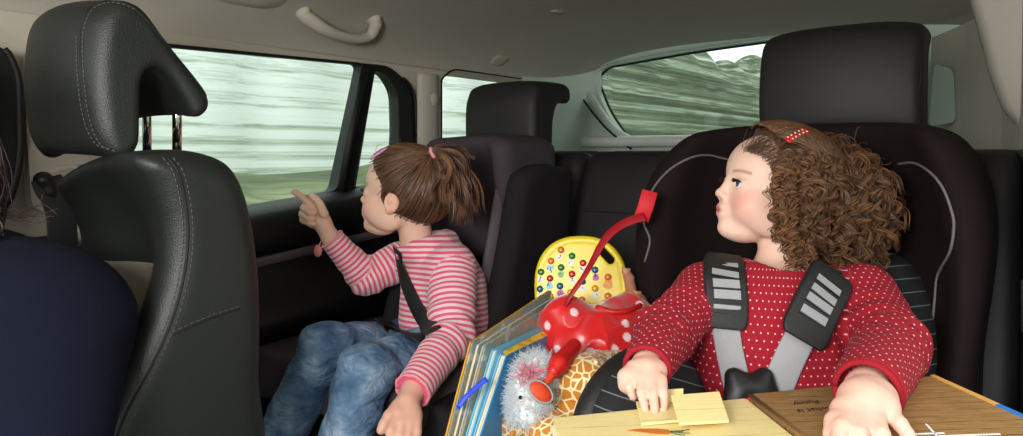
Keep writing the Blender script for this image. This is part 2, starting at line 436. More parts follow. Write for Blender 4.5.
M['woodyellow'] = wood('printed_yellow_boards', (232, 210, 140), (238, 218, 152), (243, 225, 164), .03, (3, 40, 1), .034)
def glass():
    x = NM('tinted_car_glass'); x.t.nodes.remove(x.b)
    tr = x.n('BsdfTransparent'); tr.inputs[0].default_value = (.93, .98, .95, 1); gl = x.n('BsdfGlossy'); gl.inputs['Roughness'].default_value = .02
    mx = x.n('MixShader'); mx.inputs[0].default_value = .02; x.l(tr.outputs[0], mx.inputs[1]); x.l(gl.outputs[0], mx.inputs[2]); x.l(mx.outputs[0], x.out.inputs[0])
    return x.m
M['glass'] = glass()
def foliage(name, stops, sc=(.05, 1, 1), s=2.2, rot=0, rough=.9):
    x = NM(name); v = x.obj(sc); n = x.noise(v, s, 6, .62, .3); n2 = x.noise(x.obj((sc[0]*3, sc[1]*4, sc[2]*5)), s, 3, .6)
    c = x.ramp(x.math('ADD', x.math('MULTIPLY', n, .75), x.math('MULTIPLY', n2, .25)), [(p, lin(c)) for p, c in stops])
    x.col(c).set(Roughness=rough); return x.m
# ---------- camera, light
cd = bpy.data.cameras.new('camera'); cam = bpy.data.objects.new('camera', cd); COL.objects.link(cam); SC.camera = cam
cam.location = (0, 0, EZ); cam.rotation_euler = (math.pi/2, 0, 0); cd.sensor_width = 36; cd.lens = F/1023*36; cd.shift_y = -(218-HY)/1023; cd.shift_x = 0; cd.clip_start = .02
SC.view_settings.view_transform = 'Standard'; SC.view_settings.look = 'None'; SC.view_settings.gamma = 1; SC.view_settings.exposure = 0; SC.view_settings.use_curve_mapping = False
w = bpy.data.worlds.new('sky'); SC.world = w; w.use_nodes = True; bg = w.node_tree.nodes['Background']
tc = w.node_tree.nodes.new('ShaderNodeTexCoord'); mp = w.node_tree.nodes.new('ShaderNodeMapping'); mp.inputs['Scale'].default_value = (1, 1, 6)
nz = w.node_tree.nodes.new('ShaderNodeTexNoise'); nz.inputs['Scale'].default_value = 3; cr = w.node_tree.nodes.new('ShaderNodeValToRGB')
cr.color_ramp.elements[0].color = (*lin((214, 228, 226)), 1); cr.color_ramp.elements[1].color = (*lin((250, 252, 250)), 1); cr.color_ramp.elements[0].position = .3; cr.color_ramp.elements[1].position = .65
L = w.node_tree.links; L.new(tc.outputs['Generated'], mp.inputs[0]); L.new(mp.outputs[0], nz.inputs['Vector']); L.new(nz.outputs['Fac'], cr.inputs[0]); L.new(cr.outputs[0], bg.inputs[0]); bg.inputs[1].default_value = 1.75
def area(name, loc, tgt, size, power, col=(1, 1, 1)):
    l = bpy.data.lights.new(name, 'AREA'); l.shape = 'RECTANGLE'; l.size, l.size_y = size; l.energy = power; l.color = col
    o = bpy.data.objects.new(name, l); COL.objects.link(o); o.location = Vector(loc)
    o.rotation_euler = (Vector(tgt)-Vector(loc)).to_track_quat('-Z', 'Y').to_euler(); return o
area('photographer_flash', CAR(-.36, .16, .12), CAR(1.3, .75, .02), (.34, .26), 14.5, (1, .985, .965))
area('windscreen_daylight', CAR(-.62, .75, .10), CAR(1.0, .75, .05), (1.25, .6), 4, (.95, .98, 1))
sl = bpy.data.lights.new('sun', 'SUN'); sl.energy = 1.5; sl.angle = .2; so = bpy.data.objects.new('sun', sl); COL.objects.link(so); so.rotation_euler = Vector((-.3, -.75, .75)).to_track_quat('Z', 'Y').to_euler()

# ---------- outside: field, verge and hedges (car frame: x = rearward)
ROT = math.atan2(RV[1], RV[0])
def outside(name, f, m, **kw):
    o = f(name, m, **kw); return o
def grid(nx, ny, fn):
    v = [fn(i/(nx-1), j/(ny-1)) for i in range(nx) for j in range(ny)]
    f = [[i*ny+j, (i+1)*ny+j, (i+1)*ny+j+1, i*ny+j+1] for i in range(nx-1) for j in range(ny-1)]
    return np.array(v), f
def local_mesh(name, v, f, m, **kw):     # mesh whose local x axis is the car's length, so that patterns follow the road
    me = bpy.data.meshes.new(name); me.from_pydata(v.tolist(), [], f); me.materials.append(m)
    me.polygons.foreach_set('use_smooth', np.ones(len(me.polygons), bool))
    o = bpy.data.objects.new(name, me); COL.objects.link(o); o.rotation_euler = (0, 0, ROT); return setp(o, **kw)
grass = foliage('meadow_grass', [(.35, (78, 98, 62)), (.5, (118, 132, 88)), (.62, (152, 158, 120))], (.06, 1.4, 1), 1.6)
v, f = grid(80, 60, lambda s, t: (-30+90*s, -30+60*t, .12*math.sin(s*40)*math.sin(t*31)*(abs(t-.5) > .06)))
local_mesh('grass_field', v, f, grass, kind='structure', label='green roadside meadow outside the car')
road = simple('asphalt', (90, 92, 92), .9, bump=('n', 60, .4))
v, f = grid(3, 3, lambda s, t: (-30+90*s, -3.6+6.2*t, .14)); local_mesh('ground_road', v, f, road, kind='structure')
h1 = foliage('bleached_hedge', [(.34, (160, 172, 156)), (.43, (208, 216, 206)), (.50, (244, 246, 244)), (.66, (253, 254, 253))], (.03, 1.2, 4.5), 2.3)  # near-white tones put the overexposed daylight into the hedge colour
h2 = foliage('green_tree_belt', [(.33, (44, 54, 40)), (.45, (76, 86, 66)), (.54, (114, 124, 102)), (.66, (190, 198, 184))], (.018, 1.0, 3.6), 2.1)
def hedge(x0, x1, y, h, m, seed, side, name, label, nx=160, amp=1.0):
    r = np.random.default_rng(seed); ph = r.uniform(0, 6, 8)
    def fn(s, t):
        x = x0+(x1-x0)*s; bulge = math.sin(t*math.pi)**.6; q = t
        n = .25*math.sin(x*1.7+ph[0])*math.sin(q*7+ph[1])+.15*math.sin(x*4.1+ph[2]+q*9)+.07*math.sin(x*5.3+ph[3])*math.cos(q*17+ph[4])
        hh = h*(1+.06*math.sin(x*.8+ph[5])+.04*math.sin(x*2.3+ph[6]))
        return (x, y+side*(1.3*math.cos(q*math.pi)+n*bulge*amp), .05+hh*bulge)
    v, f = grid(nx, 26, fn); o = local_mesh(name, v, f, m, label=label, cat='hedge'); return o
hedge(-14, 12.4, 9.5, 5.2, h1, 1, -1, 'hedge', 'pale hedge, bleached by painted glare, beyond the meadow, seen through the side window')
hedge(12.0, 44, 9.6, 4.6, h2, 2, -1, 'hedge', 'tall green hedge behind the car, seen through the rear window', amp=.25)
hedge(9, 44, -4.2, 6.5, h2, 3, 1, 'hedge', 'green hedge on the far roadside, seen at the edge of the rear window')

h3 = foliage('grassy_bank', [(.34, (62, 72, 46)), (.46, (88, 98, 68)), (.56, (112, 120, 88)), (.68, (150, 156, 126))], (.045, .8, 1.6), 3.1)
hedge(-14, 12, 5.2, 1.02, h3, 5, -1, 'grass_bank', 'low green grassy bank beside the road, below the pale hedge')
# ---------- shell
def roofz(a, b):
    u = min(1, abs((b-.75)/.765)); t = min(1, max(0, (a-1.7)/.65)); t = t*t*(3-2*t)
    return .248+(.172-.03*t)*(1-u**4)**.62
us = np.sin(np.linspace(-1, 1, 61)*math.pi/2)
def roofp(s, t):
    a = -.55+2.92*s; b = .75+.765*us[int(round(t*60))]; return CAR(a, b, roofz(a, b))
v, f = grid(60, 61, roofp)
top = v+V3(0, 0, .02); n = len(v); V = np.vstack([v, top]); Fa = [q[::-1] for q in f]+[[i+n for i in q] for q in f]
mk('ceiling', V, Fa, M['liner'], kind='structure', label='grey cloth car headliner')
# round button / lamp cover / airbag cover on the headliner
def on_roof(px, py):
    lo, hi = .3, 4.
    for d in np.arange(.4, 4, .004):
        p = P(px, py, d); a, b, z = ab(p)
        if abs((b-.75)/.765) < 1 and z > roofz(a, b): return p
        if abs((b-.75)/.765) >= 1 and b > .75: return P(px, py, d)
    return P(px, py, 2)
def roof_n(p):
    a, b, z = ab(p); e = .01; c = CAR(a, b, roofz(a, b)); u = CAR(a+e, b, roofz(a+e, b))-c; w_ = CAR(a, b-e, roofz(a, b-e))-c
    n = nrm(np.cross(u, w_)); return n if n[2] < 0 else -n
def oval(name, px, py, ra, rb, th, m, label, cat):
    p = on_roof(px, py); n = roof_n(p); x = nrm(RV-n*np.dot(RV, n)); y = np.cross(n, x); mb = MB()
    K = 28; rings = [(1.08, -.001), (1.05, th*.5), (1, th*.35), (.94, th), (.5, th*1.1)]
    v = [p+x*ra*k*math.copysign(abs(math.cos(t))**.6, math.cos(t))+y*rb*k*math.copysign(abs(math.sin(t))**.6, math.sin(t))+n*h for k, h in rings for t in np.arange(K)*2*math.pi/K]
    f = [[i*K+j, i*K+(j+1) % K, (i+1)*K+(j+1) % K, (i+1)*K+j] for i in range(len(rings)-1) for j in range(K)]+[[(len(rings)-1)*K+j for j in range(K)]]
    return mb.add(v, f).build(name, m, label=label, cat=cat)
oval('trim_cover', 499, 60, .038, .026, .004, M['cream'], 'small oval cover set in the headliner above the rear quarter window', 'cover')
oval('ceiling_button', 557, 11, .022, .014, .004, M['cream'], 'small round button set in the middle of the grey headliner', 'button')
oval('ceiling_panel', 250, -6, .085, .045, .004, M['cream'], 'pale rounded cover plate in the headliner above the side window', 'cover')
# grab handle
gh = thing('grab_handle', on_roof(330, 22), 'pale grey grab handle hanging from the headliner above the side window', 'handle')
pts = []
for (px, py, o_) in ((300, 12, .0), (306, 14, .012), (320, 18, .034), (336, 23, .042), (352, 27, .04), (366, 27, .03), (374, 21, .012), (375, 17, 0)):
    p = on_roof(px, py); pts.append(p+roof_n(p)*o_)
v, f = tube(spline(pts, 42), np.interp(np.linspace(0, 1, 43), [0, .15, .4, .7, .88, 1], [.018, .022, .0165, .0150, .022, .018]), 14, .8); mk('grip', v, f, M['cream'], gh)
for (px, py, r) in ((303, 12, .022), (374, 19, .022)):
    p = on_roof(px, py); n = roof_n(p); v, f = tube([p-n*.01, p+n*.004, p+n*.012, p+n*.017], [r, r, r*.85, r*.4], 18, .75, RV); mk('mount', v, f, M['cream'], gh)
p = on_roof(371, 35); n = roof_n(p); v, f = tube([p-n*.004, p+n*.008, p+n*.016+V3(0, 0, -.006), p+n*.018], [.007, .006, .006, .002], 10); mk('coat_hook', v, f, M['cream'], gh)
# side wall (cream pillars), plane b = 1.51
B0 = 1.51; OUT = LV*.035
W1 = rpoly([PB(*q, B0) for q in ((112, 41), (361, 64.5), (334, 191), (250, 209), (60, 262), (60, 160), (108, 120))], .02)
W2 = rpoly([PB(*q, B0) for q in ((371, 70), (384, 74), (395, 92), (396, 130), (394, 184), (351, 188))], [.01, .03, .05, .02, .01, .01])
W3 = rpoly([PB(*q, B0) for q in ((441, 79), (452, 69), (530, 80), (545, 160), (441, 152))], [.012, .03, .03, .04, .01])
D1 = rpoly([PB(*q, B0) for q in ((106, 38), (386, 66), (411, 88), (413, 140), (413, 300), (413, 330), (80, 330), (54, 260), (54, 150), (100, 118))], [.03, .03, .09, .02, 0, 0, 0, 0, 0, .02])
wall = [CAR(-.5, B0, .262), CAR(2.36, B0, .262), CAR(2.36, B0, -.6), CAR(-.5, B0, -.6)]
slab([wall, [p+0 for p in D1], W3], OUT, 'wall_left', M['cream'], kind='structure', label='cream pillars and side trim beside the door')
dr = thing('door_1', CAR(.95, B0, -.85), 'black rear passenger door', 'door'); setp(dr, kind='structure')
slab([[p-LV*.012 for p in D1], [p-LV*.012 for p in W1], [p-LV*.012 for p in W2]], LV*.04, 'door_frame', M['doorp'], dr)
for i, Wn in enumerate((W1, W2)):
    v, f = tube(np.array(Wn+[Wn[0]])-LV*.013, .0035, 8); mk('window_seal', v, f, M['rubber'], dr)
v, f = tube(np.array([PB(366, 66, B0-.02), PB(352, 128, B0-.022), PB(341, 193, B0-.02)]), .012, 8); mk('divider_bar', v, f, M['rubber'], dr)
slab([W1], LV*.004, 'window_1', M['glass'], kind='structure'); slab([W2], LV*.004, 'window_2', M['glass'], kind='structure'); slab([W3], LV*.004, 'window_3', M['glass'], kind='structure')
v, f = tube(np.array(W3+[W3[0]])-LV*.002, .003, 8); mk('trim_3', v, f, M['rubber'], kind='structure')
dl = rpoly([PB(*q, B0-.004) for q in ((386, 66), (412, 88), (414, 140), (415, 260))], [0, .09, .02, 0])
v, f = tube(spline(dl[1:], 30)-LV*.012, .004, 8); mk('door_gap_seal', v, f, M['rubber'], dr)
# door card: profile swept along the door
prof = [(-.008, .012), (-.03, .006), (-.075, -.006), (-.092, -.03), (-.098, -.085), (-.088, -.092), (-.086, -.1), (-.098, -.125), (-.1, -.14), (-.12, -.19), (-.16, -.22), (-.165, -.25), (-.11, -.29), (-.085, -.5), (-.08, -.62), (-.01, -.62)]
def sillz(a): return np.interp(a, [.5, .93, 1.39, 1.6], [-.165, -.128, -.082, -.068])
na = 26; V = []; Fa = []
for i in range(na):
    a = .1+1.46*i/(na-1); V += [CAR(a, B0+x, sillz(a)+z) for x, z in prof]
k = len(prof)
for i in range(na-1):
    for j in range(k-1): Fa.append([i*k+j, (i+1)*k+j, (i+1)*k+j+1, i*k+j+1])
Fa.append(list(range(k))); Fa.append([(na-1)*k+j for j in range(k)][::-1])
mk('door_card', V, Fa, M['doorp'], dr)
mb = MB(); pr = []
for i in range(na):
    a = .12+1.42*i/(na-1); pr.append(CAR(a, B0-.1, sillz(a)-.108))
ribbon(np.array(pr), -LV, .021, .007, 'decor_strip', M['trimstrip'], dr)
# pillar cover, C pillar
cp = spline([PB(427, y, 1.49) for y in (74, 90, 130, 170, 200)], 12); cv = []
v, f = tube(np.array(cp), .040, 16, .45, LV); mk('trim_1', v, f, M['cream'], kind='structure', label='upright cream pillar trim behind the door')
p = PB(434, 99, 1.474); v, f = tube([p+LV*.02, p-LV*.0, p-LV*.004, p-LV*.006], [.016, .016, .014, .006], 20, 1.3, V3(0, 0, 1)); mk('belt_anchor_cap', v, f, M['cream'], label='round belt anchor cap on the cream pillar', cat='cap')
# B pillar cover with belt slot
mb = MB(); ol = rpoly([PB(*q, 1.5) for q in ((24, 44), (74, 42), (118, 60), (120, 128), (112, 210), (26, 212), (20, 120))], .03)
slab([ol], LV*-.03, 'trim_2', M['cream'], kind='structure', label='cream pillar trim behind the front seat')
# D pillar + tailgate
AT = 2.35
W4 = rpoly([PA(*q, AT) for q in ((593, 78), (604, 66), (700, 49), (860, 27), (905, 24), (905, 128), (660, 141), (627, 142), (606, 112))], [.03, .04, .1, 0, .04, .04, 0, .02, .05])
o4 = [CAR(AT, 1.52, .36), CAR(AT, .0, .42), CAR(AT, .0, -.55), CAR(AT, 1.52, -.55)]
tg = slab([o4, W4], RV*.05, 'wall_rear', M['palegreen'], kind='structure', label='pale tailgate trim round the rear window')
slab([[p+RV*.045 for p in W4]], RV*.004, 'window_4', M['glass'], kind='structure')
v, f = tube(np.array(W4+[W4[0]])+RV*.035, .007, 8); mk('trim_4', v, f, M['rubber'], kind='structure')
# rounded rear frame lip (pale) inside the black line
lip = [PA(*q, AT-.01) for q in ((636, 144), (612, 128), (590, 96), (582, 78), (590, 68), (610, 60), (700, 43), (830, 25), (910, 14))]
v, f = tube(spline(lip, 60), .017, 10, 1.0); mk('trim_5', v, f, M['palegreen'], kind='structure')
v, f = tube(spline([PA(q[0]-9, q[1]-3, AT-.04) for q in ((640, 152), (612, 128), (588, 96), (581, 78), (590, 68), (610, 60), (700, 43), (830, 25), (910, 14))], 60), .004, 8); mk('trim_6', v, f, M['rubber'], kind='structure')
lip2 = [CAR(AT-.03, b, .05) for b in np.linspace(1.5, .2, 12)]
v, f = tube(lip2, .022, 10); mk('trim_7', v, f, M['white'], kind='structure', label='pale lower edge of the rear window')
# D pillar corner filler
v, f = grid(2, 8, lambda s, t: CAR(1.98+.38*math.sin(t*1.57), 1.50-.10*(1-math.cos(t*1.57))-.0, -.3 if s < .5 else .33))
mk('trim_8', np.vstack([v, v+LV*.03+RV*.03]), f+[[i+16 for i in q[::-1]] for q in f], M['palegreen'], kind='structure')
# right side: rear corner, C pillar
rs = [(2.37, .30), (2.15, .19), (1.9, .10), (1.3, .0), (1.08, -.015)]; V = []; Fa = []
for a, b in rs: V += [CAR(a, b, .34), CAR(a, b, -.85), CAR(a-.0, b-.03, -.85), CAR(a, b-.03, .34)]
for i in range(len(rs)-1): Fa += [[i*4+j, (i+1)*4+j, (i+1)*4+(j+1) % 4, i*4+(j+1) % 4] for j in range(4)]
Fa += [[0, 1, 2, 3], [len(V)-4+j for j in (3, 2, 1, 0)]]
mk('wall_right', V, Fa, M['liner'], kind='structure', smooth=False, label='grey side trim behind the child seat')
V = []; Fa = []
for a, b in rs: V += [CAR(a, b+.012, .01), CAR(a, b+.012, -.85), CAR(a, b+.001, -.85), CAR(a, b+.001, .01)]
for i in range(len(rs)-1): Fa += [[i*4+j, (i+1)*4+j, (i+1)*4+(j+1) % 4, i*4+(j+1) % 4] for j in range(4)]
mk('trim_12', V, Fa, M['doorp'], kind='structure', smooth=False, label='black lower side lining beside the child seat')
# small rear quarter pane recess on that side
pn = rpoly([P(*q, 1.98-(q[0]-930)*.004) for q in ((936, 64), (955, 69), (958, 122), (931, 126))], .02)
slab([pn], -RV*.008-LV*-.004, 'trim_9', M['palegreen'], kind='structure')
fld = Field(); fld.fn(lambda p: smax(d_poly((p[:, 0])/p[:, 1]*F+CX, HY-(p[:, 2]-EZ)/p[:, 1]*F, [(958, -60), (978, 20), (988, 70), (1000, 112), (1030, 152), (1120, 190), (1200, 190), (1200, -60)])/F*1.35, np.abs(p@nrm(RV*.9-LV*.3)-1.42)-.05, .03))
pil = [(966, -12), (972, 10), (980, 40), (989, 75), (1001, 108), (1018, 130), (1046, 150)]
pl_in = [P(x, y, 1.38-.0*x) for x, y in pil]; poly3 = pl_in+[P(1180, 200, 1.2), P(1180, -60, 1.2)]
V = []; K = 0
for off, dd in ((0, 1.42), (1, 1.38), (4, 1.35), (12, 1.33), (200, 1.22)): V += [P(x+off, y-off*.15, dd) for x, y in pil]
m_ = len(pil); Fa = [[i*m_+j, i*m_+j+1, (i+1)*m_+j+1, (i+1)*m_+j] for i in range(4) for j in range(m_-1)]
mk('trim_10', V, Fa, M['cream'], kind='structure', label='cream curved pillar trim beside the child seat').modifiers.new('s', 'SOLIDIFY').thickness = .01
sb = [P(1008, 150, 1.3), P(1120, 190, 1.1), P(1120, 470, 1.1), P(985, 470, 1.1), P(1000, 300, 1.2)]
slab([sb], V3(.08, .06, 0), 'trim_11', M['doorp'], kind='structure', label='dark door lining beside the child seat')
# dark front door frame edge at far left
ol = rpoly([PB(*q, 1.44) for q in ((-70, 40), (4, 44), (19, 76), (21, 160), (6, 215), (-70, 230))], [0, .05, .08, .08, .05, 0])
fd = thing('door_2', PB(-20, 300, 1.44), 'dark edge of the front door', 'door'); setp(fd, kind='structure')
slab([ol], LV*.05, 'door_frame', M['doorp'], fd)
v, f = tube(np.array(ol[4:-4])-LV*.002, .006, 8); mk('door_seal', v, f, M['rubber'], fd)
# floor
fl = [CAR(-.6, -.1, -.95), CAR(2.4, -.1, -.95), CAR(2.4, 1.55, -.95), CAR(-.6, 1.55, -.95)]
slab([fl], V3(0, 0, -.03), 'floor', M['carpet'], kind='structure')
# ---------- front seat
def AB(p): return p@RV, p@LV, p[:, 2]-EZ
def seamline(name, pts, r, m, parent, n=60, k=6, **kw):
    v, f = tube(spline(pts, n), r, k); return mk(name, v, f, m, parent, **kw)
def stitch(name, pts, parent, step=.0065, ln=.0042, r=.0007, m=None):
    p = spline(pts, 200); s = np.concatenate([[0], np.cumsum(np.linalg.norm(np.diff(p, axis=0), axis=1))]); mb = MB(); x = 0
    while x < s[-1]-ln:
        q = np.array([[np.interp(x+e, s, p[:, i]) for i in range(3)] for e in (0, ln)]); mb.add(*tube(q, r, 4)); x += step
    return mb.build(name, m or M['stitch'], parent)
def proj(fld, pts, o=0.0):
    out = []
    for q in pts:
        h = hit(fld, *q)
        if h is not None: out.append(h+grad(fld, h)[0]*o)
    return out
fs = thing('front_seat', CAR(.5, 1.12, -.9), 'black leather front seat with a curved headrest, seen from its side', 'car seat')
nb = .985; fb = 1.245
hp = [(76, 18), (84, 1), (99, -8), (115, -8), (136, 2), (162, 30), (190, 60), (209, 86), (213, 101), (206, 111), (197, 112), (190, 100), (178, 82), (163, 68), (149, 63), (137, 68), (132, 80), (131, 110), (130, 136), (122, 149), (108, 154), (92, 150), (80, 132), (74, 100), (72, 60)]
H2 = np.array([ab(PB(x, y, nb))[0::2] for x, y in hp]); H2s = spline(np.c_[H2, H2[:, 0]*0], 75, closed=True)[:, :2]
def headr(p):
    a, b, z = AB(p); u = np.clip((b-nb)/(fb-nb), 0, 1)
    crown = .030*(2*u-1)**2*np.clip((.50-a)/.10, 0, 1)      # the face towards the front curves back at its sides
    return d_prism(a-crown*1.1, z+.008*(2*u-1)**2, b, H2s, nb, fb, .017)
f_h = Field().fn(headr)
c = CAR(.47, 1.115, .1); hr = solid('headrest', f_h, .0042, M['leather_side'], fs, lo=c-.24, hi=c+.24, it=2)
def onb(x, y, b=nb, o=.001): return PB(x, y, b)-LV*o
ins = [(88, 30), (92, 14), (104, 7), (122, 10), (150, 29), (178, 55), (198, 80)]
edge = [(79, 30), (84, 13), (97, 4), (114, 4), (134, 12), (160, 33), (187, 62), (205, 86), (209, 100)]
fr = [(79, 30), (80, 60), (82, 95), (88, 125), (97, 143), (112, 149)]
L0 = [(112, 149), (99, 144), (89, 126), (83, 98), (80, 62), (80, 32), (86, 12), (98, 2), (114, 1), (134, 9), (159, 35), (185, 64), (202, 88), (206, 100)]
seamline('seam', proj(f_h, L0, -.0003), .0011, M['seam'], hr)
stitch('stitching', proj(f_h, [(x+3.2, y+2.2) for x, y in L0], .0003), hr)
stitch('stitching', proj(f_h, [(x-3.2, y) for x, y in L0[:6]], .0003), hr)
for b_, px in ((1.055, 177), (1.185, 147)):
    t0 = PB(px, 70, b_); t1 = PB(px, 158, b_)
    v, f = tube([t0, (t0+t1)/2, t1], .0068, 16); mk('post', v, f, M['chrome'], hr)
    v, f = tube([t1+V3(0, 0, -.012), t1+V3(0, 0, .004), t1+V3(0, 0, .008), t1+V3(0, 0, .009)], [.022, .021, .017, .008], 20); mk('post_socket', v, f, M['blackp'], fs)
# backrest: side panel outline (image, on plane b=.885) ; centre narrower
sn = .885; sf = 1.195
sp_ = [(148, 156), (185, 151), (215, 155), (238, 166), (252, 190), (261, 225), (267, 270), (269, 320), (268, 380), (262, 470), (60, 470), (100, 430), (135, 365), (160, 310), (172, 265), (172, 225), (160, 190), (146, 168)]
S2 = np.array([ab(PB(x, y, sn))[0::2] for x, y in sp_]); S2s = spline(np.c_[S2, S2[:, 0]*0], 72, closed=True)[:, :2]
def seatback(p):
    a, b, z = AB(p); u = np.clip((b-sn)/(sf-sn), 0, 1); w_ = (2*u-1)
    cen = np.clip(1-np.abs(w_)*1.25, 0, 1); cen = cen*cen*(3-2*cen)
    dep = .055*cen*np.clip((-.02-z)/.15, 0, 1)*np.clip((.60-a)/.12, 0, 1)    # hollow between the bolsters
    return d_prism(a-dep, z+.045*u**2.2-.006*(1-w_**2), b-.02*np.clip(-z-.1, 0, .3)*0, S2s, sn, sf, .034)
fsb = Field().fn(seatback); c = CAR(.46, 1.12, -.22)
bk = solid('backrest', fsb, .0062, M['leather_side'], fs, lo=c-V3(.42, .42, .36), hi=c+V3(.42, .42, .28), it=2)
sm1 = [(168, 158), (178, 172), (185, 200), (188, 235), (184, 275), (172, 320), (152, 365), (128, 410), (116, 440)]
for dx, o, nm in ((0, 0, 's'), (-5, .0006, 't'), (5, .0006, 't')):
    q = proj(fsb, [(x+dx, y) for x, y in sm1], o)
    if nm == 's': seamline('seam', q, .0016, M['seam'], bk)
    else: stitch('stitching', q, bk, .008, .005)
q = proj(fsb, [(174, 335), (190, 327), (215, 317), (240, 309), (264, 301)], 0); seamline('seam', q, .0014, M['seam'], bk)
stitch('stitching', proj(fsb, [(172, 332), (190, 324), (215, 314), (240, 306), (263, 298)], .0006), bk, .008, .005)
q = proj(fsb, [(240, 167), (252, 195), (260, 240), (264, 290), (265, 340), (263, 420)], 0)
if len(q) > 3: seamline('seam', q, .0014, M['seam'], bk)
# cream perforated centre insert
q = [CAR(.475+.02*t, 1.12, z) for t, z in ((0, -.03), (-.3, -.12), (-.8, -.22), (-1.6, -.32), (-2.6, -.45))]
ip = rpoly([P(106, 262, .99), P(152, 276, .90), P(142, 345, .90), P(100, 352, .97)], .02)
def insert(p):
    a, b, z = AB(p); return smax(seatback(p)-.004, np.maximum(np.abs(b-1.075)-.075, np.maximum(z+.155, -z-.5)), .006)
fin = Field().fn(insert); solid('fabric_insert', fin, .006, M['seatfab'], fs, lo=c-V3(.4, .4, .3), hi=c+V3(.4, .4, .2), it=1)
# cushion
f = Field().fn(lambda p: (lambda a, b, z: d_prism(a, z, b, [(-.05, -.62), (.46, -.66), (.5, -.5), (.2, -.46), (-.02, -.44)], .885, 1.36, .05))(*AB(p)))
c = CAR(.2, 1.12, -.55); solid('cushion', f, .012, M['leather_side'], fs, lo=c-.5, hi=c+V3(.5, .5, .3), it=1)
v, f = obox(CAR(.22, 1.12, -.79), RV, LV, V3(0, 0, 1), (.2, .19, .16)); mk('base', v, f, M['blackp'], fs, smooth=False)
# ---------- rear bench
rb = thing('rear_bench_seat', CAR(1.4, .75, -.95), 'black leather rear bench seat behind both children', 'car seat')
bp = [(1.50, .005), (1.56, .0), (1.62, -.04), (1.62, -.55), (1.34, -.55), (1.335, -.45), (1.40, -.25), (1.455, -.06)]
bp = spline(np.c_[np.array(bp), np.zeros(8)], 48, closed=True)[:, :2]
def bench(b0, b1):
    def g(p): a, b, z = AB(p); return d_prism(a, z, b, bp, b0, b1, .028)
    return Field().fn(g)
cc = CAR(1.5, .75, -.25)
benches = [(.05, .60), (.604, .93), (.934, 1.46)]; bf = []
for b0, b1 in benches:
    q = bench(b0, b1); bf.append(q); c = CAR(1.48, (b0+b1)/2, -.27); solid('backrest', q, .0085, M['leather'], rb, lo=c-V3(.36, .36, .34), hi=c+V3(.36, .36, .34), it=1)
for fld, lines in ((bf[1], [[(578, 156), (573, 190), (570, 212), (562, 255)], [(583, 211), (640, 214), (660, 215)]]), (bf[0], [[(655, 170), (640, 225)]])):
    for l in lines:
        q = proj(fld, l, 0)
        if len(q) > 1: seamline('seam', q if len(q) > 2 else [q[0], (q[0]+q[1])/2, q[1]], .0016, M['seam'], rb)
f = Field().fn(lambda p: (lambda a, b, z: d_prism(a, z, b, [(.86, -.66), (1.44, -.66), (1.44, -.46), (1.0, -.44), (.9, -.45)], .05, 1.40, .045)+.004*np.cos(b*24))(*AB(p)))
c = CAR(1.15, .73, -.55); cush = f; solid('cushion', f, .011, M['leather'], rb, lo=c-V3(.75, .75, .15), hi=c+V3(.75, .75, .16), it=1)
v, f = obox(CAR(1.16, .73, -.81), RV, LV, V3(0, 0, 1), (.26, .64, .14)); mk('base', v, f, M['carpet'], rb, smooth=False)
# headrests
def rest(outline, b0, b1, name, crown=.02):
    o = spline(np.c_[np.array(outline), np.zeros(len(outline))], 60, closed=True)[:, :2]; mb_ = (b0+b1)/2; hw = (b1-b0)/2
    def g(p):
        a, b, z = AB(p); u = np.clip((b-mb_)/hw, -1, 1); return d_prism(a-crown*u*u, z+.012*u**4, b, o, b0, b1, .016)
    return Field().fn(g)
# near: behind the curly child
r1 = rest([(1.39, .06), (1.385, .14), (1.40, .215), (1.43, .245), (1.49, .25), (1.515, .235), (1.50, .215), (1.475, .19), (1.465, .12), (1.46, .045), (1.42, .035)], .187, .475, 'h')
c = CAR(1.45, .32, .14); h1_ = solid('headrest', r1, .0045, M['leather'], rb, lo=c-.22, hi=c+.22, it=2)
r2 = rest([(1.40, .03), (1.395, .12), (1.405, .165), (1.43, .19), (1.53, .197), (1.56, .19), (1.565, .16), (1.55, .145), (1.505, .14), (1.485, .10), (1.475, .02), (1.43, .01)], 1.03, 1.27, 'h')
c = CAR(1.47, 1.15, .1); h2_ = solid('headrest', r2, .0045, M['leather'], rb, lo=c-.2, hi=c+.2, it=2)
for b in (.26, .38, 1.09, 1.21):
    v, f = tube([CAR(1.44, b, .06), CAR(1.46, b, .0), CAR(1.48, b, -.06)], .006, 10); mk('headrest_post', v, f, M['chrome'], rb)
q = proj(r1, [(918, 30), (921, 70), (915, 122)], .0002)
if len(q) == 3: seamline('seam', q, .0013, M['seam'], h1_)
q = proj(r2, [(531, 85), (532, 110), (530, 143)], .0002)
if len(q) == 3: stitch('stitching', q, h2_); stitch('stitching', [x+V3(.008, 0, 0) for x in q], h2_)
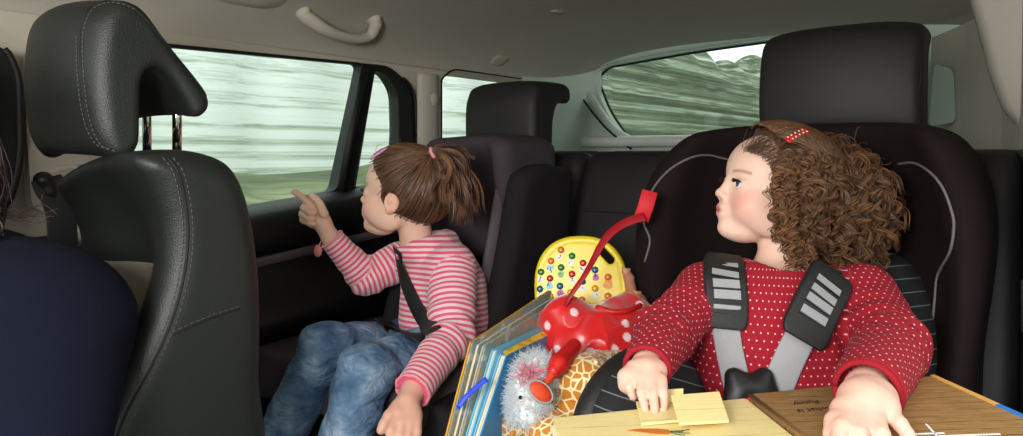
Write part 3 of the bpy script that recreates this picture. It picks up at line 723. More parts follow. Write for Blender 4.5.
# ---------- child seat on the near side
cs = thing('child_seat', CAR(1.15, .33, -.45), 'dark maroon child car seat with grey piping holding the curly haired child', 'child seat')
CB = .325
shell = [(-.235, -.30), (-.252, -.13), (-.238, -.03), (-.195, .035), (-.12, .052), (0, .055), (.12, .052), (.20, .03), (.262, -.04), (.285, -.14), (.27, -.26), (.22, -.40), (.2, -.46), (-.2, -.46), (-.23, -.40)]
shs = spline(np.c_[np.array(shell), np.zeros(len(shell))], 60, closed=True)[:, :2]
def cshell(p):
    a, b, z = AB(p); x = b-CB
    lean = (z+.2)*.10
    d = d_prism(x, z, a-lean, shs, 1.11, 1.36, .045)
    k = d_ell(np.stack([x, a-lean, z], 1), V3(0, 1.08, -.20), (.215, .20, .37)); return smax(d, -k, .035)
fcs = Field().fn(cshell); c = CAR(1.22, CB, -.2)
sh = solid('seat_shell', fcs, .0062, M['maroon'], cs, lo=c-V3(.42, .42, .30), hi=c+V3(.42, .42, .30), it=3)
for l in ([(645, 262), (650, 240), (644, 222), (648, 200), (658, 182), (672, 168), (690, 158), (706, 155), (722, 158), (738, 162)], [(898, 164), (914, 163), (930, 172), (943, 188), (952, 212), (954, 228), (950, 252), (938, 275), (935, 300), (932, 330)]):
    q = proj(fcs, l, .0004)
    if len(q) > 3: seamline('piping', q, .0021, M['piping'], sh)
# base, wings of pinstriped cloth
bs = Field().box(CAR(1.12, CB, -.41), (.17, .19, .05), np.stack([RV, LV, V3(0, 0, 1)], 1), .03)
bs.ell(CAR(.98, CB, -.40), (.15, .15, .06), None, .04)
solid('seat_base', bs, .008, M['pad'], cs, it=1)
def bolster(pc, dr, up, rx, ry, rz, nm, s0):
    R = np.stack([nrm(dr), nrm(np.cross(up, dr)), nrm(up)], 1)
    fl = Field().ell(pc, (rx, ry, rz), R)
    def uvf(v): q = (v-pc)@R; th = np.arctan2(q[:, 0]/rx, q[:, 2]/rz); return np.stack([q[:, 2]*.8+q[:, 0]*.25+s0, q[:, 1], q[:, 0]*0], 1)
    return fl, solid(nm, fl, .004, M['pins'], cs, it=0, uvf=uvf)
bl1 = bolster(P(650, 418, .90), RV*1.0+V3(.1, 0, 0), V3(.1, 0, 1), .12, .055, .085, 'side_bolster', 0.)
rim = Field().ell(P(637, 420, .925), (.135, .045, .10), np.stack([nrm(RV+V3(.1, 0, 0)), nrm(np.cross(V3(.1, 0, 1), RV+V3(.1, 0, 0))), nrm(V3(.1, 0, 1))], 1)); solid('bolster_rim', rim, .005, M['pad'], cs, it=0)
bl2 = bolster(P(905, 335, 1.06), RV, V3(-.3, 0, 1), .10, .05, .12, 'side_bolster', 0.)
# red tag on the shell
a_, b_ = hit(fcs, 650, 192), hit(fcs, 643, 219)
o_ = -nrm(V3(.2, 1, 0))*.006
if a_ is not None and b_ is not None: pass
tagp = [P(650, 191, 1.165), P(646, 206, 1.165), P(641, 220, 1.165)]
ribbon(np.array(tagp), nrm(V3(-.2, -1, .1)), .026, .004, 'red_tag', M['red_tag'], cs, label='red fabric tag')
# ---------- booster on the far side
bo = thing('booster_seat', CAR(1.2, 1.15, -.45), 'grey brown high backed booster seat behind the girl in pink', 'child seat')
hw = [(.955, .01), (.965, .03), (1.0, .045), (1.08, .05), (1.17, .045), (1.215, .02), (1.225, -.1), (1.22, -.24), (.975, -.24), (.955, -.1)]
hs_ = spline(np.c_[np.array(hw), np.zeros(10)], 50, closed=True)[:, :2]
def bback(p):
    a, b, z = AB(p); d = d_prism(b, z, a, hs_, 1.19, 1.42, .04); k = d_ell(np.stack([b, a, z], 1), V3(1.09, 1.06, -.12), (.115, .26, .30)); return smax(d, -k, .04)
fb_ = Field().fn(bback); c = CAR(1.28, 1.15, -.1); solid('head_wings', fb_, .007, M['booster'], bo, lo=c-.32, hi=c+V3(.32, .32, .22), it=2)
bw = [(1.20, -.06), (1.235, -.03), (1.28, -.02), (1.36, -.025), (1.41, -.06), (1.38, -.3), (1.35, -.5), (1.05, -.5), (1.10, -.38), (1.16, -.2)]
bws = spline(np.c_[np.array(bw), np.zeros(10)], 50, closed=True)[:, :2]
def bside(b0, b1):
    def g(p): a, b, z = AB(p); return d_prism(a+(-z)*.10*0, z, b, bws, b0, b1, .03)
    return Field().fn(g)
for b0, b1, mm, nm in ((.905, .965, 'booster_dark', 'side_panel'), (.967, .995, 'booster_pale', 'side_band'), (1.20, 1.26, 'booster_dark', 'side_panel')):
    q = bside(b0, b1); c = CAR(1.22, (b0+b1)/2, -.27); solid(nm, q, .006, M[mm], bo, lo=c-V3(.26, .26, .27), hi=c+V3(.26, .26, .30), it=1)
f = Field().box(CAR(1.38, 1.08, -.27), (.03, .15, .24), np.stack([RV, LV, V3(0, 0, 1)], 1), .02); solid('backrest', f, .009, M['booster'], bo, it=1)
f = Field().fn(lambda p: (lambda a, b, z: d_prism(a, z, b, [(.83, -.50), (1.36, -.50), (1.36, -.42), (1.0, -.415), (.85, -.42)], .90, 1.38, .035)+.012*np.sin((b-.90)/.48*math.pi)-.012)(*AB(p)))
f.cap(CAR(1.02, .945, -.43), CAR(1.26, .945, -.385), .045, .055, .05)
c = CAR(1.13, 1.15, -.42); cushb = f; solid('cushion', f, .007, M['booster'], bo, lo=c-V3(.45, .45, .12), hi=c+V3(.45, .45, .18), it=2)

# seat belt of the front seat, hanging at the pillar
fbt = thing('seat_belt', PB(60, 235, 1.44), 'black seat belt hanging on the cream pillar behind the front seat', 'seat belt')
pz = [PB(46, 178, 1.455), PB(50, 188, 1.452), PB(57, 200, 1.45), PB(62, 225, 1.45), PB(64, 300, 1.45)]
ribbon(spline(pz, 16), -LV, .05, .002, 'webbing', M['belt'], fbt)
f = Field().cap(PB(43, 180, 1.46), PB(49, 192, 1.46), .016, .012, .01).cap(PB(49, 192, 1.46), PB(60, 202, 1.46), .012, .010, .01); solid('belt_guide', f, .003, M['blackp'], fbt, it=1)
f = Field().ell(PB(72, 178, 1.475), (.05, .02, .028), np.stack([RV, LV, V3(0, 0, 1)], 1)).sell(PB(72, 176, 1.45), (.036, .02, .017), np.stack([RV, LV, V3(0, 0, 1)], 1), .004); solid('height_slider', f, .003, M['cream'], fbt, it=1, label='cream height adjuster')
# ---------- people
def basis(fwd, pitch=0, roll=0):     # columns: forward, left, up ; pitch lifts the face, roll leans the head to its left
    f = nrm(V3(fwd[0], fwd[1], 0)); l = np.cross(V3(0, 0, 1), f); u = V3(0, 0, 1)
    c, s = math.cos(pitch), math.sin(pitch); f, u = f*c+u*s, u*c-f*s
    c, s = math.cos(roll), math.sin(roll); l, u = l*c-u*s, u*c+l*s
    return np.stack([f, l, u], 1)
def aim(ax):
    f = nrm(ax); l = nrm(np.cross(V3(0, 0, 1), f)); return np.stack([f, l, np.cross(f, l)], 1)
def add_head(F_, O, R, s, chub=1.0, lips=True):
    W = lambda x, y, z: O+R@V3(x, y, z)*s
    e = lambda c, r, k=.01: F_.ell(W(*c), tuple(q*s for q in r), R, k*s)
    e((-.014, 0, .026), (.090, .072, .074), .01); e((.034, 0, .034), (.044, .056, .045), .02); e((.030, 0, -.02), (.046, .054, .055), .02)
    for y in (-1, 1):
        e((.044, y*.030, -.030), (.027, .026*chub, .028), .016); e((.010, y*.040, -.044), (.03, .020, .026), .02)
    e((.050, 0, -.064), (.020, .022, .018), .016); e((.066, 0, -.069), (.0125, .015, .0125), .011)
    e((.040, 0, -.072), (.026, .026, .014), .015)
    # brow ridge, sockets
    for y in (-1, 1): F_.sell(W(.092, y*.031, .001), (.018*s, .017*s, .0115*s), R, .012*s)
    F_.cap(W(.0725, 0, .012), W(.0835, 0, -.015), .0062*s, .0068*s, .008*s); e((.0860, 0, -.0185), (.0082, .0085, .0074), .004)
    for y in (-1, 1): e((.0815, y*.0078, -.0225), (.0065, .0050, .0052), .003); F_.sell(W(.0850, y*.0042, -.0268), (.0030*s, .0022*s, .0028*s), R, .001*s)
    e((.0735, 0, -.042), (.011, .020, .018), .008)                       # mouth mound
    e((.0812, 0, -.0395), (.0055, .0135, .0044), .004); e((.0795, 0, -.0490), (.0055, .0115, .0046), .004)
    F_.sell(W(.0895, 0, -.0446), (.0075*s, .0145*s, .0012*s), R, .0016*s)
    F_.sell(W(.090, 0, -.0315), (.0045*s, .0028*s, .005*s), R, .003*s)
    # eyelids: a shell over the eyeball with an almond opening
    for y in (-1, 1):
        e((.0625, y*.0300, .0005), (.0145, .0158, .0128), .004)
    for y in (-1, 1):
        F_.sell(W(.078, y*.0300, .0000), (.012*s, .0126*s, .0066*s), R, .0012*s)
    for y in (-1, 1):                                                     # ears
        Re = R@np.array(Matrix.Rotation(math.radians(18*y), 3, 'Z'))
        F_.ell(W(-.006, y*.0735, -.006), (.0155*s, .0055*s, .0225*s), Re, .004*s)
        F_.sell(W(-.002, y*.080, -.004), (.0085*s, .0045*s, .014*s), Re, .003*s); F_.ell(W(-.003, y*.0775, -.004), (.0035*s, .003*s, .007*s), Re, .003*s)
        F_.ell(W(-.0005, y*.0725, -.025), (.0065*s, .004*s, .0065*s), Re, .003*s)
    return W
SK = np.array(lin((236, 186, 160)))
def head_cols(v, O, R, s, base, cheek=.5):
    q = (v-O)@R/s; c = np.tile(base, (len(v), 1)); x, y, z = q.T
    def blend(m, col): m = np.clip(m, 0, 1)[:, None]; return c*(1-m)+np.array(lin(col))*m
    g = lambda cx, cy, cz, rx, ry, rz: np.exp(-(((x-cx)/rx)**2+((y-cy)/ry)**2+((z-cz)/rz)**2))
    ay = np.abs(y)
    c = blend(cheek*(g(.055, .038, -.028, .03, .02, .02)+g(.055, -.038, -.028, .03, .02, .02)), (226, 138, 124))
    c = blend(.35*g(.09, 0, -.02, .012, .012, .01), (228, 150, 132))
    ear = (ay > .066)*1.0; c = blend(.3*ear, (224, 140, 120))
    lipm = np.clip(1.6-1.6*np.sqrt(((x-.0850)/.013)**2+(y/.0145)**2+((z+.0445)/.0098)**2), 0, 1)*(x > .076); c = blend(lipm*1.0, (204, 112, 108))
    br = np.exp(-((z-(.0205-((ay-.030)/.03)**2*.006))/.0022)**2)*(ay > .014)*(ay < .047)*(x > .04); c = blend(br*.7, (128, 88, 64))
    lid = np.exp(-((z-.0075)/.0016)**2)*(np.abs(ay-.030) < .013)*(x > .055); c = blend(lid*.3, (170, 110, 95))
    return c
def add_eyes(par, O, R, s, look=(0, 0)):
    for y in (-1, 1):
        c = O+R@V3(.0612, y*.0300, .0003)*s; r = .0134*s; d = nrm(R@nrm(V3(1, look[0], look[1]))); ms = []
        for nm, cc, rr, m, lim in (('eyeball', c, r, M['eye_white'], 1.01), ('iris', c+d*.0008*s, r, M['iris'], .48), ('pupil', c+d*.0013*s, r, M['pupil'], .22)):
            x = nrm(np.cross(d, V3(0, 0, 1))); u = np.cross(x, d); mb = MB(); K = 20; N = 10; V = []; Fa = []
            th = np.linspace(0, math.pi*.6 if lim > 1 else math.asin(lim), N)
            V = [cc+rr*(d*math.cos(t)+(x*math.cos(p)+u*math.sin(p))*math.sin(t)) for t in th for p in np.arange(K)*2*math.pi/K]
            Fa = [[i*K+j, i*K+(j+1) % K, (i+1)*K+(j+1) % K, (i+1)*K+j] for i in range(N-1) for j in range(K)]
            if nm == 'eyeball': eb = mk(nm, V, Fa, m, par)
            else: mk(nm, V, Fa, m, eb)
        mb = MB()
        for t in np.linspace(-1, 1, 21):
            a = O+R@V3(.0755-.0035*abs(t), y*.0300+t*.0112, .0064-.0035*t*t)*s; b = a+R@V3(.0075, t*.003, .0010)*s; mb.add(*tube([a, (a+b)/2+R@V3(0, 0, -.0008)*s, b], [.0006*s, .0005*s, .0001], 4))
        mb.build('eyelashes', M['lash'], par)
def finger(F_, pts, r0, r1, k=.003):
    for i in range(len(pts)-1):
        n = len(pts)-1; F_.cap(pts[i], pts[i+1], r0+(r1-r0)*i/n, r0+(r1-r0)*(i+1)/n, k if i else .006)
def folds(segs, amp=.0022, fr=210):
    """soft creases across a sleeve, strongest at the bends"""
    def g(p):
        o = wob(p, 70, 3)*amp*.5
        for a, b, s in segs:
            ax = nrm(b-a); L = np.linalg.norm(b-a); t = (p-a)@ax/L; d = np.linalg.norm(p-a-np.clip(t, 0, 1)[:, None]*(b-a), axis=1)
            m = np.clip(1.6-d/.07, 0, 1)*(np.exp(-((t-s)/.35)**2)); o = o+m*amp*np.sin((p-a)@ax*fr+3*wob(p, 35, 9))
        return o
    return g
# ===== curly haired child in the near seat
d2 = thing('person', P(770, 395, 1.0)-V3(0, 0, .1), 'curly haired toddler in a red dotted top strapped in the child seat, looking aside', 'person')
HO = P(775, 194, 1.035); HR = basis((-.998, -.035), math.radians(13), math.radians(-2)); HS = .93
B = Field(); add_head(B, HO, HR, HS, 1.12)
NB = P(780, 276, 1.02)
B.cap(HO+HR@V3(-.022, 0, -.045)*HS, NB, .031, .034, .014)
Lsh, Rsh = P(703, 290, .985), P(866, 292, .985)             # shoulders as the photograph shows them: camera's left, right
Lel, Rel = P(664, 335, .89), P(891, 346, .87)
Lwr, Rwr = P(647, 368, .785), P(867, 391, .725)
B.cap(NB+V3(0, .01, -.03), P(772, 385, .985), .055, .062, .02); B.cap(Lsh, Rsh, .032, .032, .02)
B.cap(Lsh, Lel, .030, .026, .01).cap(Lel, Lwr+nrm(Lel-Lwr)*.01, .026, .019, .006); B.cap(Rsh, Rel, .031, .027, .01).cap(Rel, Rwr, .027, .021, .006)
B.cap(P(742, 440, .97), P(705, 500, .78), .05, .036, .02).cap(P(805, 440, .97), P(850, 505, .76), .05, .036, .02)
# camera-left hand, fingers pointing down on to the flaps
LK = [P(632, 375, .762), P(642, 380, .752), P(652.5, 381, .749), P(662.5, 379, .752)]
B.cap(Lwr, P(647, 373, .768), .0160, .0160, .008); B.cap(LK[1]+V3(0, .006, 0), LK[2]+V3(0, .008, 0), .0095, .0095, .006); B.cap(P(637, 371, .772), P(657, 371, .772), .0115, .0115, .008)
for kn, pts, r in ((LK[0], [(629, 387, .750), (633, 397, .750)], .0050), (LK[1], [(641, 393, .738), (644, 404, .729), (645.5, 413, .722)], .0048), (LK[2], [(653, 394, .734), (654.5, 406, .724), (655, 417, .716)], .0049), (LK[3], [(663.5, 392, .737), (664.5, 403, .730), (663.5, 412, .723)], .0047)):
    finger(B, [kn]+[P(*q) for q in pts], r+.0006, r-.0008, .0012)
finger(B, [P(634, 370, .775), P(626, 377, .765), P(626, 385, .760), P(632, 390, .758)], .0095, .0066, .005)
# camera-right hand, resting on the book, nearer
B.cap(Rwr, P(867, 402, .690), .0210, .0220, .008); B.cap(P(851, 411, .680), P(884, 409, .682), .0150, .0150, .012); B.cap(P(856, 398, .70), P(880, 397, .70), .017, .016, .01)
for pts, r in (([(849, 413, .675), (842, 427, .652), (838, 444, .640), (837, 458, .634)], .0082), ([(861, 416, .668), (859, 434, .645), (860, 456, .632), (862, 470, .626)], .0082), ([(875, 416, .668), (881, 434, .645), (886, 452, .634), (889, 466, .628)], .0080), ([(888, 411, .675), (900, 424, .658), (908, 435, .650), (912, 444, .645)], .0072)):
    finger(B, [P(*q) for q in pts], r+.0008, r-.0014, .002)
finger(B, [P(852, 398, .70), P(842, 410, .684), P(835, 422, .668), P(831, 434, .658)], .0105, .0078, .006)
lo, hi = bounds(B)
v, q = surf(B, .0019, lo, hi); v = relax(v, q, 1, .4)
def cols2(v):
    c = head_cols(v, HO, HR, HS, np.array(lin((236, 198, 178))), .75)
    for k in LK: m = np.exp(-((v-k)**2).sum(1)/.010**2)*.18; c = c*(1-m[:, None])+np.array(lin((220, 130, 110)))*m[:, None]
    return c
body2 = mk('body', v, q, M['skin'], d2, cols=cols2(v))
add_eyes(d2, HO, HR, HS, (.10, .12))
# top
T = Field(); tw, tb = P(772, 392, .965), P(772, 300, .985)
Rb = np.stack([nrm(Rsh-Lsh), nrm(np.cross(V3(0, 0, 1), Rsh-Lsh)), V3(0, 0, 1)], 1)
T.ell(P(772, 326, .985), (.112, .082, .100), Rb, .02).ell(P(772, 382, .965), (.110, .088, .095), Rb, .05)
T.cap(Lsh+V3(.01, 0, -.006), Rsh+V3(-.01, 0, -.006), .038, .038, .03).cap(NB+V3(0, 0, -.02), NB+V3(0, 0, -.04), .045, .06, .02)
T.cap(Lsh+V3(0, 0, -.004), Lel, .040, .034, .02).cap(Lel, Lwr+nrm(Lel-Lwr)*.004, .037, .0275, .012)
T.cap(Rsh+V3(0, 0, -.004), Rel, .042, .039, .02).cap(Rel, Rwr+nrm(Rel-Rwr)*.004, .043, .034, .012)
T.disp(lambda p: .003*(np.abs(wob(p, 44, 17))**.55-.45))
T.disp(folds([(Lel, Lwr, .1), (Rel, Rwr, .1), (Lsh, Lel, .8), (Rsh, Rel, .8)], .0020, 190))
T.scap(Lwr+nrm(Lwr-Lel)*.001, Lwr+nrm(Lwr-Lel)*.06, .024, .03, .002); T.scap(Rwr, Rwr+nrm(Rwr-Rel)*.08, .030, .04, .002)
T.sbox(Lwr+nrm(Lwr-Lel)*.055, (.05, .05, .05), aim(Lwr-Lel), .001, .002); T.sbox(Rwr+nrm(Rwr-Rel)*.058, (.06, .06, .055), aim(Rwr-Rel), .001, .002)
T.sell(P(776, 256, 1.0), (.048, .060, .030), Rb, .004)
segs2 = [(tb+V3(0, 0, .09), tw-V3(0, 0, .05), .1, .1, 0, V3(0, 1, 0)), (Lsh, Lel, .045, .036, .013, V3(.3, 1, 0)), (Lel, Lwr, .037, .027, .113, V3(.3, 1, 0)), (Rsh, Rel, .047, .041, .017, V3(-.3, 1, 0)), (Rel, Rwr, .043, .034, .131, V3(-.3, 1, 0))]
top2 = solid('red_top', T, .0028, M['knit'], d2, it=1, uvf=lambda v: limb_uv(segs2, v))
# rolled cuffs
for a, b, r in ((Lel, Lwr, .0245), (Rel, Rwr, .0305)):
    ax = nrm(b-a); x = nrm(np.cross(ax, V3(0, 0, 1))); y = np.cross(ax, x); c = b+ax*.0015
    ring = [c+(x*math.cos(t)+y*math.sin(t))*r for t in np.linspace(0, 2*math.pi, 25)]; v_, f_ = tube(ring, .0032, 8, 1.0, ax); mk('cuff', v_, f_, M['knit'], top2, uv=np.stack([np.full(len(v_), .0049*0), np.zeros(len(v_)), np.zeros(len(v_))], 1)+.0049*0+.0)
lg = Field().cap(P(742, 436, .98), P(705, 500, .80), .060, .046, .02).cap(P(808, 436, .98), P(850, 505, .80), .060, .046, .02).cap(P(742, 430, .99), P(808, 430, .99), .06, .06, .02)
solid('leggings', lg, .005, M['leggings'], d2, it=1)
# hair: cap, volume, ringlets
def skull(p, O, R, s, g): return d_ell(p, O+R@V3(-.012, 0, .026)*s, tuple(x*s+g for x in (.091, .073, .075)), R)
HC = Field()
HC.fn(lambda p: skull(p, HO, HR, HS, .009)); HC.ell(HO+HR@V3(.020, 0, .045)*HS, (.052*HS, .058*HS, .046*HS), HR, .006)
HC.sfn(lambda p: (lambda q: -((-q[:, 0]+.043-.42*np.clip(q[:, 2]-.02, -.2, .1)+.0*q[:, 1]))-.0)( (p-HO)@HR/HS )*HS, .008)
def cut(p): q = (p-HO)@HR/HS; return -np.maximum(q[:, 0]-(.018+.62*np.clip(q[:, 2]-.045, 0, .06)), -q[:, 2]-.06)*HS
HC.ops = HC.ops[:2]; HC.sfn(lambda p: -np.maximum(((p-HO)@HR/HS)[:, 0]-(.012+.85*np.clip(((p-HO)@HR/HS)[:, 2]-.040, 0, .06)), -((p-HO)@HR/HS)[:, 2]-.05)*-1*0+1, .001)
HC.ops = HC.ops[:2]
def keep(p): q = (p-HO)@HR/HS; return np.maximum(q[:, 0]-(.010+.68*np.clip(q[:, 2]-.036, 0, .065)), -q[:, 2]-.055)*HS
capf = Field().fn(lambda p: smax(HC(p), keep(p), .006))
VC, VR = P(826, 196, 1.065), (.079, .090, .092)
capf.ell(VC, tuple(x*.88 for x in VR), None, .015); capf.disp(lambda p: .003*wob(p, 150, 5))
def hcol(v, sd=0): return np.repeat((.35+.35*wob(v, 90, sd))[:, None], 3, 1)*.5
lo_, hi_ = HO-.2, VC+.17
hair2 = solid('hair', capf, .0032, M['hair_curl'], d2, lo=np.minimum(HO, VC)-.16, hi=np.maximum(HO, VC)+.16, it=1, col=lambda v: hcol(v))
def strands(name, curves, m, par, k=4):
    V = []; Fa = []; C = []; n0 = 0; th = np.arange(k)*2*math.pi/k; cs_, sn_ = np.cos(th), np.sin(th)
    for pts, r, c in curves:
        pts = np.asarray(pts); n = len(pts); t = np.gradient(pts, axis=0); t /= np.linalg.norm(t, axis=1)[:, None]+1e-9
        u = np.cross(t, V3(.31, .87, .38)); u /= np.linalg.norm(u, axis=1)[:, None]+1e-9; w_ = np.cross(t, u); rr = np.broadcast_to(r, (n,))[:, None, None]
        V.append((pts[:, None]+(u[:, None]*cs_[None, :, None]+w_[:, None]*sn_[None, :, None])*rr).reshape(-1, 3)); C.append(np.full((n*k, 3), c) if np.isscalar(c) else np.repeat(np.asarray(c), k)[:, None].repeat(3, 1))
        i = np.arange(n-1)[:, None]*k; j = np.arange(k)[None, :]; j2 = (j+1) % k
        Fa.append(np.stack([i+j, i+j2, i+k+j2, i+k+j], -1).reshape(-1, 4)+n0); n0 += n*k
    return mk(name, np.concatenate(V), np.concatenate(Fa), m, par, cols=np.concatenate(C))
rg = np.random.default_rng(11); CU = []
def ringlet(root, out, ln, hr_, turns, n=34, r=.00062, spread=.0030, ns=9, c0=.5, side=None):
    dn = nrm(V3(0, 0, -1)+out*rg.uniform(.0, .35)+rg.normal(size=3)*.22); path = []
    p = root.copy(); d = nrm(out*1.0+V3(0, 0, -.2)+rg.normal(size=3)*.3)
    for i in range(n): path.append(p.copy()); d = nrm(d*.86+dn*.14); p = p+d*ln/n
    path = np.array(path); t, a, b = frames(path); ph = rg.uniform(0, 6.28); sg = rg.choice([-1, 1]); s = np.linspace(0, 1, n)
    rad = hr_*np.minimum(1, s*4+.15)*(1-.25*s)
    for _ in range(ns):
        w_ = rg.normal(size=2)*spread*.6; th = ph+sg*s*turns*2*math.pi+rg.normal()*.22
        q = path+a*((np.cos(th)*rad)+w_[0])[:, None]+b*((np.sin(th)*rad)+w_[1])[:, None]
        cc = np.clip(c0+rg.normal()*.16+.12*np.cos(th), 0, 1)
        CU.append((q, r*np.minimum(1, (1.05-s)*5)*rg.uniform(.6, 1.1), cc))
for i in range(800):
    dv = nrm(rg.normal(size=3)); dv[1] = -abs(dv[1]) if rg.random() < .8 else dv[1]
    root = VC+dv*np.array(VR)*.80
    if dv[2] < -.75 or (root[0] < P(790, 0, 1.03)[0] and dv[2] < .0 and rg.random() < .5): continue
    ringlet(root, nrm(dv*np.array([1, 1, .8])), rg.uniform(.04, .075), rg.uniform(.0055, .012), rg.uniform(1.0, 2.3), c0=rg.uniform(.15, .62))
for i in range(260):      # curls over the side of the head, between temple and mass
    px_, py_ = rg.uniform(778, 832), rg.uniform(150, 250); h_ = hit(capf, px_, py_)
    if h_ is None: continue
    ringlet(h_, nrm(grad(capf, h_)[0]*.5+V3(.2, -.2, -.2)), rg.uniform(.03, .05), rg.uniform(.0045, .008), rg.uniform(1, 2.2), c0=rg.uniform(.2, .6))
for i in range(150):      # the fringe of curls that hides the ear and hangs on to the cheek
    t = rg.uniform(0, 1); q = spline([P(782, 158, .965), P(776, 178, .952), P(775, 200, .948), P(779, 222, .955), P(786, 242, .962), P(800, 256, .965)], 40); root = q[int(t*(len(q)-1))]+rg.normal(size=3)*.006+V3(.010, 0, .006)
    ringlet(root, nrm(V3(-.35, -.8, .1)+rg.normal(size=3)*.3), rg.uniform(.022, .04), rg.uniform(.004, .0065), rg.uniform(1.2, 2.4), c0=rg.uniform(.4, .8), ns=5)
for i in range(520):      # smooth hair over the crown, falling from the parting into the curls
    y = rg.uniform(-.9, 1.0); x0 = rg.uniform(-.3, .95); c = HO+HR@V3(-.004, 0, .030)*HS; pts = []
    ph0 = rg.uniform(.05, .95)
    st = nrm(V3(math.cos(ph0*1.35)*1.0, rg.uniform(-.35, .6), math.sin(ph0*1.2+.25))); en = nrm(V3(-.75+rg.uniform(-.3, .3), rg.uniform(.3, 1.0), rg.uniform(-.1, .45)))
    for s in np.linspace(0, 1, 18):
        dvv = nrm(st*(1-s)+en*s+V3(0, 0, .25*math.sin(s*math.pi))); rr = np.array([.092, .0745, .076])*HS+.0100+.0012*math.sin(s*14+y*9)+rg.uniform(0, .0002)
        pts.append(c+HR@(dvv*rr))
    pts = np.array(pts); q = (pts-HO)@HR/HS
    if keep(pts[:1])[0] > .002: pts = pts[keep(pts) < .0005]
    if len(pts) > 6: CU.append((pts, .0008, np.clip(rg.normal(.42, .17), 0, 1)))
for i in range(130):     # fine hairs along the hairline
    t = rg.uniform(0, 1); q0 = spline([P(744, 150, 1.0), P(752, 152, .975), P(764, 158, .955), P(772, 170, .945)], 30)[int(t*27)]; p0 = q0+rg.normal(size=3)*.002; path = [p0]; d = nrm(V3(.5, -.1, .25+.3*(1-t))+rg.normal(size=3)*.25)
    for k in range(10): d = nrm(d+V3(.03, .02, -.02)+rg.normal(size=3)*.1); path.append(path[-1]+d*.0034)
    CU.append((np.array(path), .00035, rg.uniform(.2, .6)))
for i in range(60):      # flyaway wisps around the outline
    dv = nrm(V3(rg.normal(), -.2, rg.normal()+.3)); root = VC+dv*np.array(VR)*.98; path = [root]; d = nrm(dv+rg.normal(size=3)*.6)
    for k in range(14): d = nrm(d+rg.normal(size=3)*.25-dv*.12); path.append(path[-1]+d*.0022)
    CU.append((np.array(path), .0004, rg.uniform(.3, .7)))
strands('curls', CU, M['hair_curl'], hair2)
# polka dot hair clip
cpt = [hit(capf, x, y) for x, y in ((786, 144), (792, 140), (799, 136), (806, 134))]
if all(x is not None for x in cpt):
    cpt = np.array(cpt); g = grad(capf, cpt); pp = spline(cpt+g*.004, 12)
    cl = ribbon(pp, np.array([nrm(g.mean(0))]*len(pp)), .0105, .004, 'hair_clip', M['redplush'], d2, label='red polka dot hair clip'); mb = MB()
    for i in range(2, len(pp)-1, 2):
        for sgn in (-1, 1):
            n_ = nrm(g.mean(0)); t_ = nrm(pp[-1]-pp[0]); s_ = np.cross(t_, n_); c = pp[i]+s_*sgn*.0028+n_*.0042+t_*.0015*sgn; mb.add(*tube([c-n_*.001, c+n_*.0004], .0014, 8))
    mb.build('clip_dots', M['white'], cl)
# ---------- harness of the child seat
def over(fld, pts, o):
    P_, N_ = [], []
    for q in pts:
        h = hit(fld, *q)
        if h is None: continue
        g = grad(fld, h, .006)[0]; P_.append(h+g*o); N_.append(g)
    return np.array(P_), np.array(N_)
def strapover(fld, pts, o, w, th, name, m, par, n=20, **kw):
    p, g = over(fld, pts, o); pp = spline(p, n); gg = np.array([np.interp(np.linspace(0, 1, len(pp)), np.linspace(0, 1, len(g)), g[:, i]) for i in range(3)]).T
    for _ in range(3): pp[1:-1] = (pp[:-2]+2*pp[1:-1]+pp[2:])/4
    gg = np.tile(nrm(gg.mean(0)*.6), (len(pp), 1))*.6+gg*.4
    return ribbon(pp, gg, w, th, name, m, par, **kw), pp, gg
for pts, w_, sp, sw, slots in (
    ([(727, 248), (724, 262), (723, 280), (724, 300), (726, 330)], .056, [(725, 322), (729, 345), (734, 368), (740, 396)], .035, 5),
    ([(838, 262), (830, 276), (820, 294), (811, 312), (799, 342)], .062, [(802, 332), (793, 350), (783, 372), (773, 398)], .037, 4)):
    so_, sp_, sg = strapover(T, sp, .003, sw, .0022, 'harness_strap', M['grey_web'], cs)
    if slots == 5: pad, pp, gg = strapover(T, pts, .006, w_*np.concatenate([[.72, .88, .96], np.ones(19), [.96, .86, .66]]) if False else w_, .008, 'harness_pad', M['pad'], cs, 24)
    else: pad, pp, gg = strapover(T, pts, .006, w_, .008, 'harness_pad', M['pad'], cs, 24)
    bevel(pad, .003, 2, 30)
    nv = 6; me_ = pad.data; n_r = len(me_.vertices)//nv
    for i_ in range(n_r):
        e_ = min(i_, n_r-1-i_); k_ = (.80, .92, .98)[e_] if e_ < 3 else 1
        if k_ < 1:
            vs = [me_.vertices[i_*nv+j_] for j_ in range(nv)]; c_ = sum((x.co for x in vs), Vector())/nv
            for x in vs: x.co = c_+(x.co-c_)*k_
    pad.modifiers.remove(pad.modifiers['n'])
    for k in range(slots):
        s = (.16+k*.155 if slots == 5 else .24+k*.165)*(len(pp)-1); i = int(s); c = pp[i]*(1-(s-i))+pp[min(i+1, len(pp)-1)]*(s-i); t_ = nrm(pp[min(i+1, len(pp)-1)]-pp[i-1]); n_ = gg[i]; x_ = np.cross(t_, n_)
        v_, f_ = obox(c+n_*.0078, x_, t_, n_, (.0178, .0062 if not (slots == 5 and k == 4) else .003, .0009)); bevel(mk('webbing_window', v_, f_, M['grey_web'], pad, smooth=False), .0008, 2)
        for e in (-1, 1):
            v_, f_ = obox(c+n_*.0082+t_*e*.0074, x_, t_, n_, (.0190, .0009, .0009)); mk('window_rim', v_, f_, M['blackp'], pad, smooth=False)
    v_, f_ = tube([pp[0]+gg[0]*.004, pp[0]+gg[0]*.004+V3(0, .03, -.004), pp[0]+V3(0, .07, -.03)], .012, 8, .35); mk('strap_end', v_, f_, M['pad'], cs)
